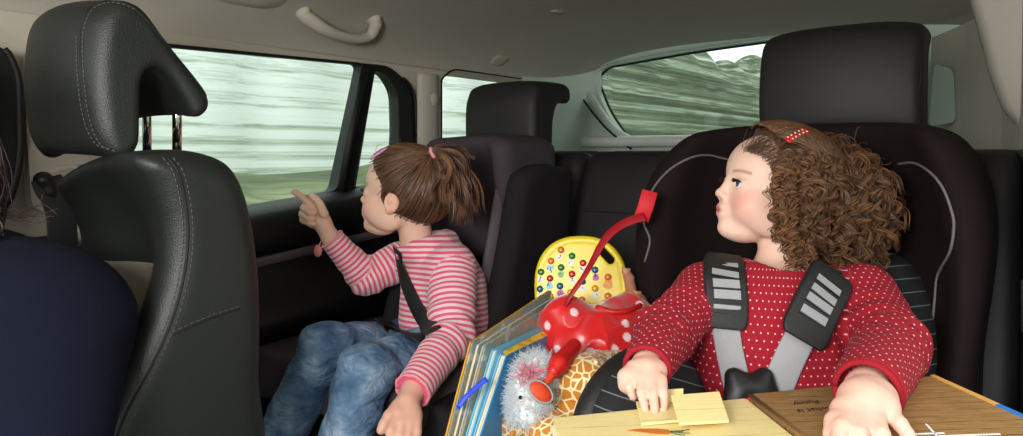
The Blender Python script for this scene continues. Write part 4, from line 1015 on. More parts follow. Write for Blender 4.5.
bc = P(753, 404, .862); Rn = np.stack([V3(1, 0, 0), nrm(V3(0, .5, 1)), nrm(V3(0, -1, .5))], 1)
bf_ = Field().ell(bc, (.036, .034, .013), Rn, .006).sell(bc+Rn@V3(0, 0, .018), (.022, .018, .010), Rn, .002).cap(bc+Rn@V3(-.014, .02, 0), bc+Rn@V3(-.020, .034, 0), .010, .009, .02).cap(bc+Rn@V3(.014, .02, 0), bc+Rn@V3(.020, .034, 0), .010, .009, .02)
bk_ = solid('buckle', bf_, .0022, M['blackp'], cs, it=1)
rbf = Field().ell(bc+Rn@V3(0, 0, .008), (.017, .012, .006), Rn); solid('release_button', rbf, .0015, M['redplush'], bk_, it=0, label='red release button')
# ===== girl in pink on the far seat
g1 = thing('person', P(440, 345, 1.45)-V3(0, 0, .1), 'girl in a pink striped hooded top and jeans pointing at the side window', 'person')
GO = P(403, 197, 1.475); GR = basis((-.975, .225), math.radians(8), math.radians(0)); GS = 1.0
G = Field(); add_head(G, GO, GR, GS, 1.05)
GN = P(418, 250, 1.49); G.cap(GO+GR@V3(-.030, 0, -.045), GN, .033, .037, .014)
nS, fS = P(452, 268, 1.43), P(399, 262, 1.585); nE, fE = P(452, 336, 1.34), P(366, 278, 1.55); nW, fW = P(413, 390, 1.20), P(330, 237, 1.52)
G.cap(GN+V3(.02, .01, -.06), P(444, 330, 1.49), .05, .06, .02).cap(nS, fS, .035, .035, .02)
G.cap(nS, nE, .032, .027, .01).cap(nE, nW, .027, .020, .006).cap(fS, fE, .031, .026, .01).cap(fE, fW, .026, .018, .006)
# pointing hand
px = lambda x, y, d=1.5: P(x, y, d)
G.cap(fW, px(322, 222, 1.51), .0175, .0205, .008).cap(px(316, 213, 1.505), px(313, 221, 1.515), .0165, .0155, .008)
finger(G, [px(318, 212, 1.495), px(310, 204, 1.490), px(302, 197, 1.488), px(294, 191.5, 1.488)], .0092, .0066, .003)
finger(G, [px(324, 214, 1.485), px(320, 205, 1.478), px(316, 199, 1.474), px(312, 196, 1.474)], .0100, .0072, .003)
for (a_, b_, c_, dd) in (((314, 213), (304, 208), (309, 212), 1.492), ((313, 217), (302.5, 214), (308, 217.5), 1.496), ((313, 222), (303.5, 220), (309, 222.5), 1.50)):
    finger(G, [px(*a_, dd+.015), px(*b_, dd), px(*c_, dd-.016), px(c_[0]+5, c_[1]+1, dd-.013)], .0088, .0070, .002)
# lower hand, laid flat on the edge of the booster
G.cap(nW, P(407, 404, 1.175), .0185, .0215, .008).cap(P(398, 414, 1.155), P(413, 414, 1.165), .0155, .0155, .01)
finger(G, [P(397, 406, 1.165), P(389, 416, 1.145), P(384, 424, 1.135), P(381, 430, 1.130)], .0105, .0076, .004)
for pts in ([(394, 418, 1.150), (391, 432, 1.135), (389, 445, 1.130), (389, 455, 1.130)], [(402, 420, 1.152), (400, 436, 1.135), (399, 450, 1.130), (399, 460, 1.130)], [(410, 420, 1.156), (409, 436, 1.140), (408, 449, 1.135), (408, 458, 1.135)], [(417, 417, 1.164), (417, 431, 1.148), (416, 442, 1.142), (416, 449, 1.140)]):
    finger(G, [P(*q) for q in pts], .0088, .0068, .002)
# legs (under the jeans)
nH, fH = P(440, 352, 1.45), P(412, 348, 1.58); nK, fK = P(364, 372, 1.21), P(325, 347, 1.36); nA, fA = P(320, 530, 1.16), P(250, 500, 1.33)
for h_, k_, a_ in ((nH, nK, nA), (fH, fK, fA)): G.cap(h_, k_, .055, .038, .02).cap(k_, a_, .036, .024, .02).cap(a_, a_-RV*.10+V3(0, 0, -.02), .024, .020, .01)
v, q = surf(G, .0024); v = relax(v, q, 1, .4)
bodyg = mk('body', v, q, M['skin'], g1, cols=head_cols(v, GO, GR, GS, np.array(lin((238, 196, 172))), .7))
add_eyes(g1, GO, GR, GS)
# top
TG = Field(); Rt = np.stack([nrm(fS-nS), nrm(np.cross(V3(0, 0, 1), fS-nS)), V3(0, 0, 1)], 1)
TG.ell(P(444, 290, 1.49), (.098, .088, .10), Rt, .02).ell(P(444, 325, 1.48), (.100, .090, .075), Rt, .04).cap(nS+V3(-.01, 0, 0), fS, .038, .038, .03)
TG.cap(nS, nE, .050, .044, .02).cap(nE, nW+nrm(nE-nW)*.005, .042, .033, .012).cap(fS, fE, .044, .038, .02).cap(fE, fW+nrm(fE-fW)*.012, .037, .027, .012)
for t in np.linspace(-1.9, 1.9, 14):      # hood lying round the back of the neck
    pass
hd = [GN+V3(.050*math.cos(t)+.012, .056*math.sin(t)+.01, .006+.012*math.cos(t)) for t in np.linspace(-2.3, 2.3, 9)]
for a, b in zip(hd[:-1], hd[1:]): TG.cap(a, b, .021, .021, .014)
TG.ell(GN+V3(.075, .025, -.035), (.040, .058, .045), None, .02)
TG.disp(folds([(nE, nW, .1), (fE, fW, .1), (nS, nE, .75), (fS, fE, .8), (P(444, 270, 1.49), P(444, 335, 1.49), .8)], .0024, 170))
for a, b, r in ((nE, nW, .031), (fE, fW, .026)):
    ax = nrm(b-a); TG.sbox(b+ax*(.056 if r > .03 else .046), (.055, .055, .055), aim(ax), .001, .002)
TG.sell(GN+V3(-.008, -.002, .022), (.041, .046, .030), None, .004)
TG.sfn(lambda p: p[:, 2]-EZ+.385 , .004)
TG.sbox(P(444, 400, 1.50), (.14, .115, (400-344)/700*1.48), None, .001, .004)
sg1 = [(P(444, 240, 1.49), P(444, 345, 1.47), .10, .10, 0, V3(0, 1, 0)), (nS, nE, .050, .044, .01, V3(.3, 1, 0)), (nE, nW, .042, .033, .155, V3(.3, 1, 0)), (fS, fE, .044, .038, .0, V3(-.3, 1, 0)), (fE, fW, .037, .027, .08, V3(-.3, 1, 0))]
TG.ops = [o for o in TG.ops if not (o[0] == 's' and o[1] == 'f')]
topg = solid('striped_top', TG, .0034, M['stripes'], g1, it=1, uvf=lambda v: limb_uv(sg1, v))
for a, b, r in ((nE, nW, .0315), (fE, fW, .0255)):
    ax = nrm(b-a); x = nrm(np.cross(ax, V3(0, 0, 1))); y = np.cross(ax, x); c = b+ax*.001-(ax*.008 if r < .03 else 0)
    ring = [c+(x*math.cos(t)+y*math.sin(t))*r*(1+.03*math.sin(9*t)) for t in np.linspace(0, 2*math.pi, 33)]; v_, f_ = tube(ring, .0032, 8, 1.0, ax); mk('cuff', v_, f_, simple('pink_frill', (236, 150, 168), .9) if r < .03 else M['pinktie'], topg)
# jeans
J = Field(); J.cap(nH, nK, .062, .045, .02).cap(nK, nA, .045, .048, .02).cap(fH, fK, .060, .045, .02).cap(fK, fA, .047, .046, .02).cap(nH, fH, .066, .064, .03).cap(P(446, 346, 1.47), P(425, 346, 1.55), .068, .066, .03)
J.disp(lambda p: .0065*(np.abs(wob(p*np.array([1, 1, 1.6]), 42, 14))**.55-.45))
J.disp(folds([(nH, nK, .95), (nK, nA, .08), (fH, fK, .95), (fK, fA, .08), (nH, nK, .15)], .0026, 95))
jn = solid('jeans', J, .0044, M['denim'], g1, it=1)
ql = proj(J, [(392, 352), (380, 345), (366, 341), (350, 343), (335, 352)], .0002)
if False: stitch('stitching', ql, jn, .008, .005, .0009, simple('tan_thread', (150, 120, 80), .8))
sh_ = simple('dark_shoe_leather', (36, 30, 30), .5)
for a_ in (nA, fA):
    s_ = Field().cap(a_+V3(0, 0, -.02)+RV*.01, a_-RV*.11+V3(0, 0, -.035), .034, .030, .01).sbox(a_+V3(0, 0, -.09), (.2, .2, .03), None, .001); solid('shoe', s_, .005, sh_, g1, it=1)
# necklace cord and charm
q = proj(TG, [(401, 244), (402, 256), (402, 270), (400, 284), (399, 298)], .002)
if len(q) > 3:
    mb = MB(); sp = spline(q, 26)
    for i, c in enumerate(sp): mb.add(*tube([c-V3(0, 0, .0022), c-V3(0, 0, .001), c+V3(0, 0, .001), c+V3(0, 0, .0022)], [.0006, .0026, .0026, .0006], 7))
    mb.build('bead_cord', simple('pale_beads', (222, 196, 180), .4), g1, label='cord of pale beads')
cpt = P(318, 251, 1.485); v_, f_ = tube([P(321, 241, 1.49), P(319, 246, 1.487), cpt+V3(0, 0, .008)], .0012, 6); chm = mk('charm', v_, f_, M['pinktie'], g1)
f_ = Field().ell(cpt, (.009, .004, .013)); solid('charm_drop', f_, .0016, simple('charm_red', (206, 120, 120), .35), chm, it=0, label='oval reddish charm')
# hair
GC = Field(); GC.fn(lambda p: skull(p, GO, GR, GS, .0085)); GC.ell(GO+GR@V3(.020, 0, .046), (.055, .060, .048), GR, .006)
def keepg(p):
    q = (p-GO)@GR; return np.maximum(q[:, 0]-(.020+1.1*np.clip(q[:, 2]-.026, 0, .070)-.5*np.clip(-.005-q[:, 2], 0, .05)), -q[:, 2]-.030-.5*np.clip(-q[:, 0]-.02, 0, .05))
capg = Field().fn(lambda p: smax(smax(GC(p), keepg(p), .006), .021-np.linalg.norm(p-(GO+GR@V3(-.002, .080, -.008)), axis=1), .004)); capg.disp(lambda p: .0012*wob(p, 200, 5))
hg = solid('hair', capg, .003, M['hair_brown'], g1, lo=GO-.16, hi=GO+.16, it=1, col=lambda v: np.repeat((.30+.15*wob(v, 120, 2))[:, None], 3, 1))
TIE = hit(capg, 431, 157)+V3(.004, -.013, .006); tl = nrm(GR.T@(TIE-GO)); CU = []; rg = np.random.default_rng(5)
cc = GO+GR@V3(-.010, 0, .026); rr = np.array([.093, .0745, .077])+.0075; tdir = nrm((GR.T@(TIE-cc))/rr)
for i in range(1500):
    th = rg.uniform(0, 2*math.pi); edge = rg.uniform(.7, 1.0)
    # start on the hairline: a ring opposite to the tie
    u = nrm(np.cross(tdir, V3(.1, 1, .2))); w_ = np.cross(tdir, u); ang = rg.uniform(.5, 2.15)
    st = tdir*math.cos(ang)+(u*math.cos(th)+w_*math.sin(th))*math.sin(ang)
    if keepg((cc+GR@(st*rr))[None])[0] > .004: continue
    pts = []; wv = rg.uniform(0, 6)
    for s in np.linspace(0, 1, 16):
        dv = nrm(st*(1-s)+tdir*s); pts.append(cc+GR@(dv*(rr+.0035+.0012*math.sin(s*9+wv)+rg.uniform(0, .0003)+.004*s**4)))
    pts = np.array(pts)
    if np.linalg.norm(pts-(GO+GR@V3(-.004, .078, -.008)), axis=1).min() < .021: continue
    CU.append((pts, rg.uniform(.0006, .0010), np.clip(rg.normal(.34, .17), 0, 1)))
for cl in range(95):      # the ponytail, in wavy locks
    ln = rg.uniform(.105, .168); off = rg.normal(size=3)*np.array([.016, .018, .012]); ph = rg.uniform(0, 6.28); am = rg.uniform(.002, .0052); fq = rg.uniform(9, 15); dn = nrm(V3(rg.normal()*.12-.02, rg.normal()*.14, -1)); c0 = rg.uniform(.05, .8); p0 = TIE+rg.normal(size=3)*.004
    for j in range(15):
        p = p0+rg.normal(size=3)*.0015; d = nrm(V3(1.0, -.15, .30)+off*14); path = [p.copy()]; n = 26; o2 = rg.normal(size=3)*.004; l2 = ln*rg.uniform(.9, 1.04)
        for k in range(n): d = nrm(d*.86+dn*(.12+.10*k/n)+off*.9+o2); p = p+d*l2/n*1.05; path.append(p.copy())
        path = np.array(path); t, a, b = frames(path); s = np.linspace(0, 1, n+1); ss = np.minimum(1, s*2)
        path = path+a*(np.sin(s*fq+ph)*am*ss)[:, None]+b*(np.cos(s*fq+ph)*am*ss)[:, None]
        CU.append((path, .0009*np.minimum(1, (1.04-s)*4), np.clip(c0+rg.normal()*.08+.22*np.sin(s*fq+ph), 0, 1)))
for i in range(40):       # loose flick above the ponytail
    p0 = P(447, 143, 1.46); CU.append((spline([p0+rg.normal(size=3)*.001, P(455, 149, 1.45)+rg.normal(size=3)*.003, P(464, 155, 1.44)+rg.normal(size=3)*.0035, P(474, 158, 1.44)+rg.normal(size=3)*.002], 12), .0008, rg.uniform(0, .3)))
for i in range(40):
    dv = nrm(rg.normal(size=3)+V3(0, 0, .4)); st = cc+GR@(dv*rr); 
    if keepg(st[None])[0] > 0: continue
    path = [st]; d = nrm(GR@dv+rg.normal(size=3)*.9)
    for k in range(12): d = nrm(d+rg.normal(size=3)*.2-(GR@dv)*.15); path.append(path[-1]+d*.0028)
    CU.append((np.array(path), .0004, .4))
strands('hair_strands', CU, M['hair_brown'], hg)
tv, tf = tube([TIE+nrm(V3(1, -.2, .5))*x for x in (-.001, .001, .005, .007)], [.010, .0145, .0145, .010], 16); mk('hair_tie', tv, tf, M['pinktie'], g1, label='pink hair tie')
q = [hit(capg, x, y) for x, y in ((373, 162), (378, 158), (384, 154), (389, 151))]
if all(x is not None for x in q):
    q = np.array(q); n_ = nrm(grad(capg, q).mean(0)); sp = spline(q+n_*.008, 12); sd = np.cross(nrm(sp[-1]-sp[0]), n_)
    loop = np.vstack([sp+sd*.0035*np.sin(np.linspace(.3, math.pi-.2, len(sp)))[:, None], (sp-sd*.0035*np.sin(np.linspace(.3, math.pi-.2, len(sp)))[:, None])[::-1]]); loop = np.vstack([loop, loop[:1]])
    v_, f_ = tube(loop, .0014, 6); mk('hair_clip', v_, f_, M['pinkclip'], g1, label='pink snap hair clip')
# seat belt
sbt = thing('seat_belt', P(397, 225, 1.42), 'black seat belt across the girl in the pink striped top', 'seat belt')
for pts, nm, w_ in (([(396, 232), (399, 250), (404, 272), (413, 296), (424, 318), (434, 334)], 'shoulder_belt', .034), ([(378, 326), (392, 330), (410, 336), (430, 344)], 'lap_belt', .04)):
    fl = TG if nm[0] == 's' else J
    p, g = over(fl, pts, .005)
    if len(p) > 2:
        pp = spline(p, 20); 
        for _ in range(4): pp[1:-1] = (pp[:-2]+2*pp[1:-1]+pp[2:])/4
        gg = np.array([np.interp(np.linspace(0, 1, len(pp)), np.linspace(0, 1, len(g)), g[:, i]) for i in range(3)]).T; ribbon(pp, gg, w_, .0022, nm, M['belt'], sbt)
# ===== person in the front seat
dr_ = thing('person', P(-60, 470, .85), 'person in a navy jersey with long dark hair sitting against the black front seat', 'person')
D = Field(); D.ell(P(-42, 404, .92), (.17, .13, .24), None, .03).ell(P(8, 324, .83), (.135, .11, .105), None, .05).cap(P(50, 335, .80), P(40, 480, .72), .088, .062, .04)
D.cap(P(-230, 330, .95), P(-20, 310, .88), .075, .09, .04)
D.disp(lambda p: .004*wob(p, 30, 21)+.003*np.abs(np.sin((p@nrm(V3(-.5, .2, 1)))*24+2.2*wob(p, 12, 4)))**.5)
nav = solid('jersey', D, .0055, M['navy'], dr_, it=2)
DO = P(-165, 110, .88); DR = basis((-.5, -.87), 0); DB = Field(); add_head(DB, DO, DR, 1.15); DB.cap(DO+DR@V3(-.03, 0, -.06), P(-80, 290, .88), .05, .055, .02).cap(P(-80, 290, .88), P(-40, 420, .92), .06, .08, .05).cap(P(14, 322, .83), P(40, 470, .73), .06, .045, .03)
bd = solid('body', DB, .005, M['skin'], dr_, it=1, col=lambda v: head_cols(v, DO, DR, 1.15, np.array(lin((230, 188, 164)))))
add_eyes(dr_, DO, DR, 1.15)
hc = Field().fn(lambda p: smax(skull(p, DO, DR, 1.15, .014), ((p-DO)@DR)[:, 0]-.04, .01)).ell(DO+DR@V3(-.06, 0, -.09), (.07, .10, .14), DR, .03)
hh = solid('hair', hc, .006, M['hair_dark'], dr_, lo=DO-.3, hi=DO+.2, it=1, col=lambda v: np.repeat((.3+.2*wob(v, 90, 2))[:, None], 3, 1)); CU = []
for i in range(420):
    a = rg.uniform(0, 1); st = P(-40+rg.normal()*9, 60+rg.uniform(0, 60), .84+rg.normal()*.02); en = P(-13+rg.normal()*8, 212+rg.uniform(-20, 30), .82+rg.normal()*.02); md = (st+en)/2+V3(rg.uniform(.0, .018), rg.normal()*.006, 0)
    CU.append((spline([st, md+rg.normal(size=3)*.004, (md+en)/2+rg.normal(size=3)*.006, en], 15), .0008, rg.uniform(0, .55)))
for i in range(9):
    CU.append((spline([P(-2, 205+rg.uniform(-6, 14), .82), P(15, 216+rg.normal()*4, .81), P(35+rg.normal()*5, 216+rg.normal()*5, .80), P(52+rg.normal()*6, 210+rg.normal()*7, .80)], 15), .0004, .3))
strands('hair_strands', CU, M['hair_dark'], hh)
# ===== open board book lying on the child's lap
BZ = -.268
def onz(px, py, z=BZ): d = -z*F/(py-HY); return P(px, py, d)
O0 = onz(553, 418); E1 = nrm((onz(925, 380)-O0)*np.array([1, 1, 0])); E2 = np.array([-E1[1]*-1, -E1[0], 0]); E2 = nrm(V3(.10, -1, 0)-E1*0)
W1_, W2_ = .226, .254; DP = .235
S0 = O0+E1*W1_; bkk = thing('open_book', O0+E1*W1_, 'large open board book lying across the lap of the curly haired toddler', 'book')
def plate(p0, w_, dp, th, name, m, par, uvr=(0, 0), tilt=0, r=.004, bev=.0012):
    q = rpoly([p0, p0+E1*w_+V3(0, 0, tilt*w_), p0+E1*w_+E2*dp+V3(0, 0, tilt*w_), p0+E2*dp], r, 4); n = len(q); v = np.array(q+[x-V3(0, 0, th) for x in q]); f = [list(range(n))[::-1], [n+i for i in range(n)]]+[[i, (i+1) % n, n+(i+1) % n, n+i] for i in range(n)]
    rel = v-p0; uv = np.stack([rel@E1+uvr[0], rel@E2+uvr[1], v[:, 2]*0], 1)
    o = mk(name, v, f, m, par, smooth=False, uv=uv); bm = bmesh.new(); bm.from_mesh(o.data); bmesh.ops.recalc_face_normals(bm, faces=bm.faces); bm.to_mesh(o.data); bm.free(); return o
lp = plate(O0, W1_-.003, DP, .008, 'left_page', M['woodyellow'], bkk); lp['label'] = 'pale yellow page printed like boards'
rp = plate(O0+E1*(W1_+.002)+V3(0, 0, .004), W2_-.002, DP, .010, 'right_page', M['woodbrown'], bkk); rp['label'] = 'brown page printed like boards'
for k in range(3):
    v, f = tube([S0+E1*(.001+.0022*k)+V3(0, 0, .0030), S0+E1*(.001+.0022*k)+E2*DP+V3(0, 0, .0030)], .0016, 6); mk('spine_fold', v, f, M['woodbrown'], bkk, uv=np.zeros((len(v), 2)))
cb = plate(O0-V3(0, 0, .0085)-E1*.003+E2*-.003, W1_+W2_+.008, DP+.006, .003, 'cover', simple('cover_edge_cream', (232, 226, 206), .6), bkk)
edge = O0+E1*(W1_+W2_)+V3(0, 0, .0042)
for t0, t1, c in ((.0, .42, (214, 164, 84)), (.42, .62, (40, 120, 196)), (.62, .68, (240, 240, 240)), (.68, .98, (214, 90, 160))):
    v, f = obox(edge-E1*.003+E2*DP*(t0+t1)/2+V3(0, 0, .0002), E1, E2, V3(0, 0, 1), (.0032, DP*(t1-t0)/2, .0009)); mk('edge_band', v, f, simple('edge_print_%d' % int(t0*100), c, .5), rp, smooth=False)
# upside-down lettering on the brown page
def text(body, c, size, ax, up, m, par, name='lettering', shear=.25):
    cu = bpy.data.curves.new(name, 'FONT'); cu.body = body; cu.size = size; cu.align_x = 'CENTER'; cu.shear = shear; cu.extrude = .00015
    o = bpy.data.objects.new(name, cu); COL.objects.link(o); dg = bpy.context.evaluated_depsgraph_get(); me = o.evaluated_get(dg).to_mesh()
    v = np.array([x.co[:] for x in me.vertices]); f = [list(p.vertices) for p in me.polygons]; o.to_mesh_clear(); bpy.data.objects.remove(o)
    ax = nrm(ax); up = nrm(up); n = np.cross(ax, up); v = c+v[:, :1]*ax+v[:, 1:2]*up+v[:, 2:]*n
    return mk(name, v, f, m, par, smooth=False)
ink = simple('dark_print', (60, 40, 22), .7)
text('Funny', onz(805, 401, BZ+.0045), .0135, -E1, E2, ink, rp); text('what is', onz(812, 408, BZ+.0045), .0135, -E1, E2, ink, rp)
wl = simple('white_print', (232, 232, 228), .6)
for a_, b_ in (((926, 424), (938, 437)), ((912, 434), (944, 433)), ((938, 436), (1000, 434))):
    p, q = onz(*a_, BZ+.0047), onz(*b_, BZ+.0047); v, f = obox((p+q)/2, q-p, np.cross(V3(0, 0, 1), q-p), V3(0, 0, 1), (np.linalg.norm(q-p)/2, .0010, .0003)); mk('printed_line', v, f, wl, rp, smooth=False)
# carrot picture on the yellow page
def flatpoly(pts, z, name, m, par):
    p = np.array([onz(x, y, z) for x, y in pts]); n = len(p); v = np.vstack([p, p-V3(0, 0, .0006)]); f = [list(range(n)), [n+i for i in range(n)][::-1]]+[[i, n+i, n+(i+1) % n, (i+1) % n] for i in range(n)]
    o = mk(name, v, f, m, par, smooth=False); bm = bmesh.new(); bm.from_mesh(o.data); bmesh.ops.recalc_face_normals(bm, faces=bm.faces); bm.to_mesh(o.data); bm.free(); return o
co = simple('carrot_print', (206, 112, 40), .7, var=.3); cg = simple('carrot_leaf_print', (70, 96, 44), .7)
flatpoly([(627, 430), (640, 428.6), (656, 428.4), (668, 429.5), (671, 431.5), (668, 434), (655, 433.5), (640, 431.8)], BZ+.0008, 'printed_carrot', co, lp)
for a_, b_ in (((670, 431), (689, 429.5)), ((670, 431.5), (690, 433)), ((670, 432), (685, 435.5)), ((670, 431), (683, 431.5))):
    p, q = onz(*a_, BZ+.0009), onz(*b_, BZ+.0009); v, f = tube(spline([p, (p+q)/2+E2*.001, q], 6), [.0009]*3+[.0005]*4 if False else .0008, 5, .5); mk('printed_leaf', v, f, cg, lp)
# loose / lifted flaps of the page
def flap(c4, zs, name, label, uvo):
    p = [onz(x, y, BZ+z) for (x, y), z in zip(c4, zs)]; n = nrm(np.cross(p[1]-p[0], p[3]-p[0])); n = n if n[2] > 0 else -n
    v, f = box8([x for x in p], [x+n*.0028 for x in p]); uv = np.array([[(x-O0)@E1+uvo, (x-O0)@E2, 0] for x in v]); o = mk(name, v, f, M['woodyellow'], None, smooth=False, uv=uv, label=label, cat='card'); bevel(o, .0006, 2); return o
flap([(636, 404), (680, 401), (684, 422), (641, 426)], (.002, .002, .001, .001), 'picture_card', 'square wooden look card under the fingertips of the toddler', .03)
flap([(671, 397.5), (719, 393.5), (729, 423), (679, 426)], (.016, .016, .006, .006), 'picture_card', 'square wooden look card lying slightly raised beside the fingertips', .09)
flap([(646, 392), (683, 390), (683, 402), (648, 404)], (.012, .012, .004, .004), 'picture_card', 'half hidden wooden look card behind the fingers of the toddler', .14)
# ===== yellow button toy
YD = 1.29; yc = P(581, 287, YD); yn = nrm(V3(-.16, -1, .24)); yx = nrm(np.cross(V3(0, 0, 1), yn)*-1); yx = nrm(V3(1, 0, 0)-yn*yn[0]); yu = nrm(np.cross(yn, yx)); yu = yu if yu[2] > 0 else -yu
yt = thing('toy_keyboard', yc-yu*.098, 'round yellow plastic toy with many coloured buttons, propped against the bench seat', 'toy')
hole_c = (.047, .058)
def yf(p):
    q = p-yc; x, y, z = q@yx, q@yu, q@yn
    r0 = (np.abs(x/.086)**2.35+np.abs(y/.094)**2.35)**(1/2.35)-1; d2_ = r0*.088; e = np.abs(z)-.012
    d = np.sqrt(np.maximum(d2_+.008, 0)**2+np.maximum(e+.008, 0)**2)+np.minimum(np.maximum(d2_+.008, e+.008), 0)-.008
    ca, sa = math.cos(-.85), math.sin(-.85); hx = (x-hole_c[0])*ca+(y-hole_c[1])*sa; hy = -(x-hole_c[0])*sa+(y-hole_c[1])*ca
    ho = np.sqrt(np.maximum(np.abs(hx)-.013, 0)**2+hy**2)-.0075; d = smax(d, -ho, .002)
    rimr = np.abs(d2_+.010)-.0015; return smax(d, -(np.sqrt(np.maximum(rimr, 0)**2+(z-.0125)**2)-.0012), .001)
YF = Field().fn(yf); ybody = solid('body', YF, .0022, M['yellowp'], yt, lo=yc-.125, hi=yc+.125, it=1)
bc_ = {'o': simple('button_orange', (226, 120, 30), .3), 'g': simple('button_green', (24, 120, 50), .3), 'r': simple('button_red', (190, 24, 34), .3), 'b': simple('button_blue', (10, 84, 120), .3), 'y': simple('button_amber', (224, 170, 40), .3)}
prints = [simple('print_white', (236, 232, 226), .5), simple('print_pale_blue', (150, 206, 226), .5), simple('print_violet', (186, 90, 170), .5), simple('print_orange', (236, 150, 60), .5), simple('print_dark', (40, 34, 50), .5), simple('print_green', (130, 190, 110), .5)]
def yat(px, py): # point on the face of the toy
    o = V3(0, 0, EZ); dr = P(px, py, 1)-o; c = yc+yn*.012; return o+dr*(((c-o)@yn)/(dr@yn))
bts = [(561, 250, 'o'), (572, 256, 'g'), (551, 261, 'o'), (583, 263, 'r'), (561, 267.5, 'g'), (595, 270, 'b'), (541, 272, 'g'), (572, 274, 'r'), (550, 278.5, 'r'), (582.5, 281.5, 'b'), (608, 277, 'o'), (560, 286, 'b'), (595, 288.5, 'y'), (540, 289, 'b'), (608, 296, 'o'), (570.5, 292.5, 'y'), (550, 296, 'y'), (582, 300, 'o'), (595, 308, 'g'), (560, 303, 'o'), (571, 310, 'r')]
rb_ = np.random.default_rng(3)
for i, (x, y, c) in enumerate(bts):
    p = yat(x, y); v, f = tube([p-yn*.002, p+yn*.0025, p+yn*.0042, p+yn*.0048], [.0064, .0062, .0050, .0020], 14, 1, yx); bt_ = mk('button', v, f, bc_[c], ybody)
    mb = MB(); big = c in 'o' and x > 600 or x > 605
    pc = yat(x+rb_.uniform(-2, 1), y+7); R_ = .0105 if big else .0070; k = 9; rad = [R_*rb_.uniform(.65, 1.15) for _ in range(k)]
    ring = [pc+yn*.0009+(yx*math.cos(t)+yu*math.sin(t))*rad[j] for j, t in enumerate(np.arange(k)*2*math.pi/k)]; mb.add(ring+[q-yn*.0012 for q in ring], [list(range(k))]+[[j, j+k, (j+1) % k+k, (j+1) % k] for j in range(k)]); mb.build('printed_picture', prints[(3 if y < 290 else 2) if big else [0, 0, 1, 0, 5, 2][i % 6]], ybody, smooth=False)
    mb = MB()
    for _ in range(3):
        a_ = pc+yn*.0013+(yx*rb_.normal()+yu*rb_.normal())*.0025; b_ = a_+(yx*rb_.normal()+yu*rb_.normal())*.003; mb.add(*tube([a_, (a_+b_)/2, b_], .0006, 5))
    mb.build('printed_mark', prints[4 if not big else 0], ybody)
# ===== red satin bag with white dots
bag = Field(); bgc = P(592, 338, 1.14)
bag.ell(bgc, (.080, .055, .050), None, .02).ell(P(565, 322, 1.12), (.040, .04, .042), None, .03).ell(P(622, 318, 1.15), (.040, .035, .038), None, .03).ell(P(576, 314, 1.14), (.030, .025, .018), None, .03).ell(P(640, 316, 1.16), (.02, .025, .026), None, .03)
bag.ell(P(595, 345, 1.12), (.08, .05, .045), None, .03)
bag.disp(lambda p: .010*(np.abs(wob(p, 42, 31))**.6-.4)+.006*(np.abs(wob(p, 80, 12))**.6-.4)+.0015*wob(p, 150, 7))
dots = [(547, 326), (574, 312), (626, 323), (627, 337), (615, 349), (601, 303), (640, 304), (557, 350), (590, 352), (598, 362)]
v, q = surf(bag, .0026); v = relax(v, q, 1); dp = [hit(bag, *x) for x in dots]; dp = [x for x in dp if x is not None]
def bagc(v):
    c = np.tile(np.array(lin((205, 14, 18))), (len(v), 1)); n = wob(v, 60, 3)[:, None]; c = c*(1+.12*n)
    for x in dp: m = np.clip((.0072-np.linalg.norm(v-x, axis=1))/.0012, 0, 1)[:, None]; c = c*(1-m)+np.array(lin((235, 205, 205)))*m
    return c
bg_ = thing('satin_bag', bgc-V3(0, 0, .09), 'red satin bag with white polka dots bundled between the two children', 'bag')
mk('bag_body', v, q, M['satin'], bg_, cols=bagc(v))
# gathered hem with print at the opening
zp = proj(bag, [(596, 308), (612, 312), (628, 311), (640, 306)], .002)
if len(zp) > 2: v, f = tube(spline(zp, 20), .004, 8); mk('piping', v, f, M['redplush'], bg_)
st_p = [P(562, 313, 1.10), P(570, 297, 1.09), P(585, 275, 1.10), P(594, 259, 1.12), P(601, 246, 1.13), P(610, 234, 1.14), P(622, 225, 1.15), P(636, 219, 1.155), P(645, 217, 1.158)]
sp = spline(st_p, 40); n_ = np.tile(V3(-.5, -.8, .35), (len(sp), 1)); ribbon(sp, n_, np.interp(np.linspace(0, 1, len(sp)), [0, .25, .6, 1], [.006, .009, .014, .016]), .0018, 'strap', M['red_strap'], bg_)
# ===== giraffe plush
gf = Field(); gf.ell(P(560, 395, 1.02), (.052, .05, .045), None, .02).ell(P(584, 380, .99), (.042, .045, .036), None, .03).ell(P(540, 425, .99), (.060, .05, .035), None, .03).cap(P(598, 372, 1.03), P(622, 368, 1.06), .032, .026, .02).cap(P(530, 428, .97), P(560, 440, .93), .028, .026, .02).ell(P(575, 430, 1.0), (.05, .05, .04), None, .03)
gf.disp(lambda p: .0022*wob(p, 60, 8)); gp = thing('plush_giraffe', P(560, 450, 1.02), 'giraffe patterned plush toy lying below the red satin bag', 'plush toy')
solid('body', gf, .0034, M['giraffe'], gp, it=1)
for a_, b_ in ((P(524, 430, .95), P(512, 434, .92)), (P(585, 372, .985), P(596, 362, .97))):
    e_ = Field().cap(a_, b_, .009, .004); solid('ear', e_, .0022, M['giraffe'], gp, it=1)
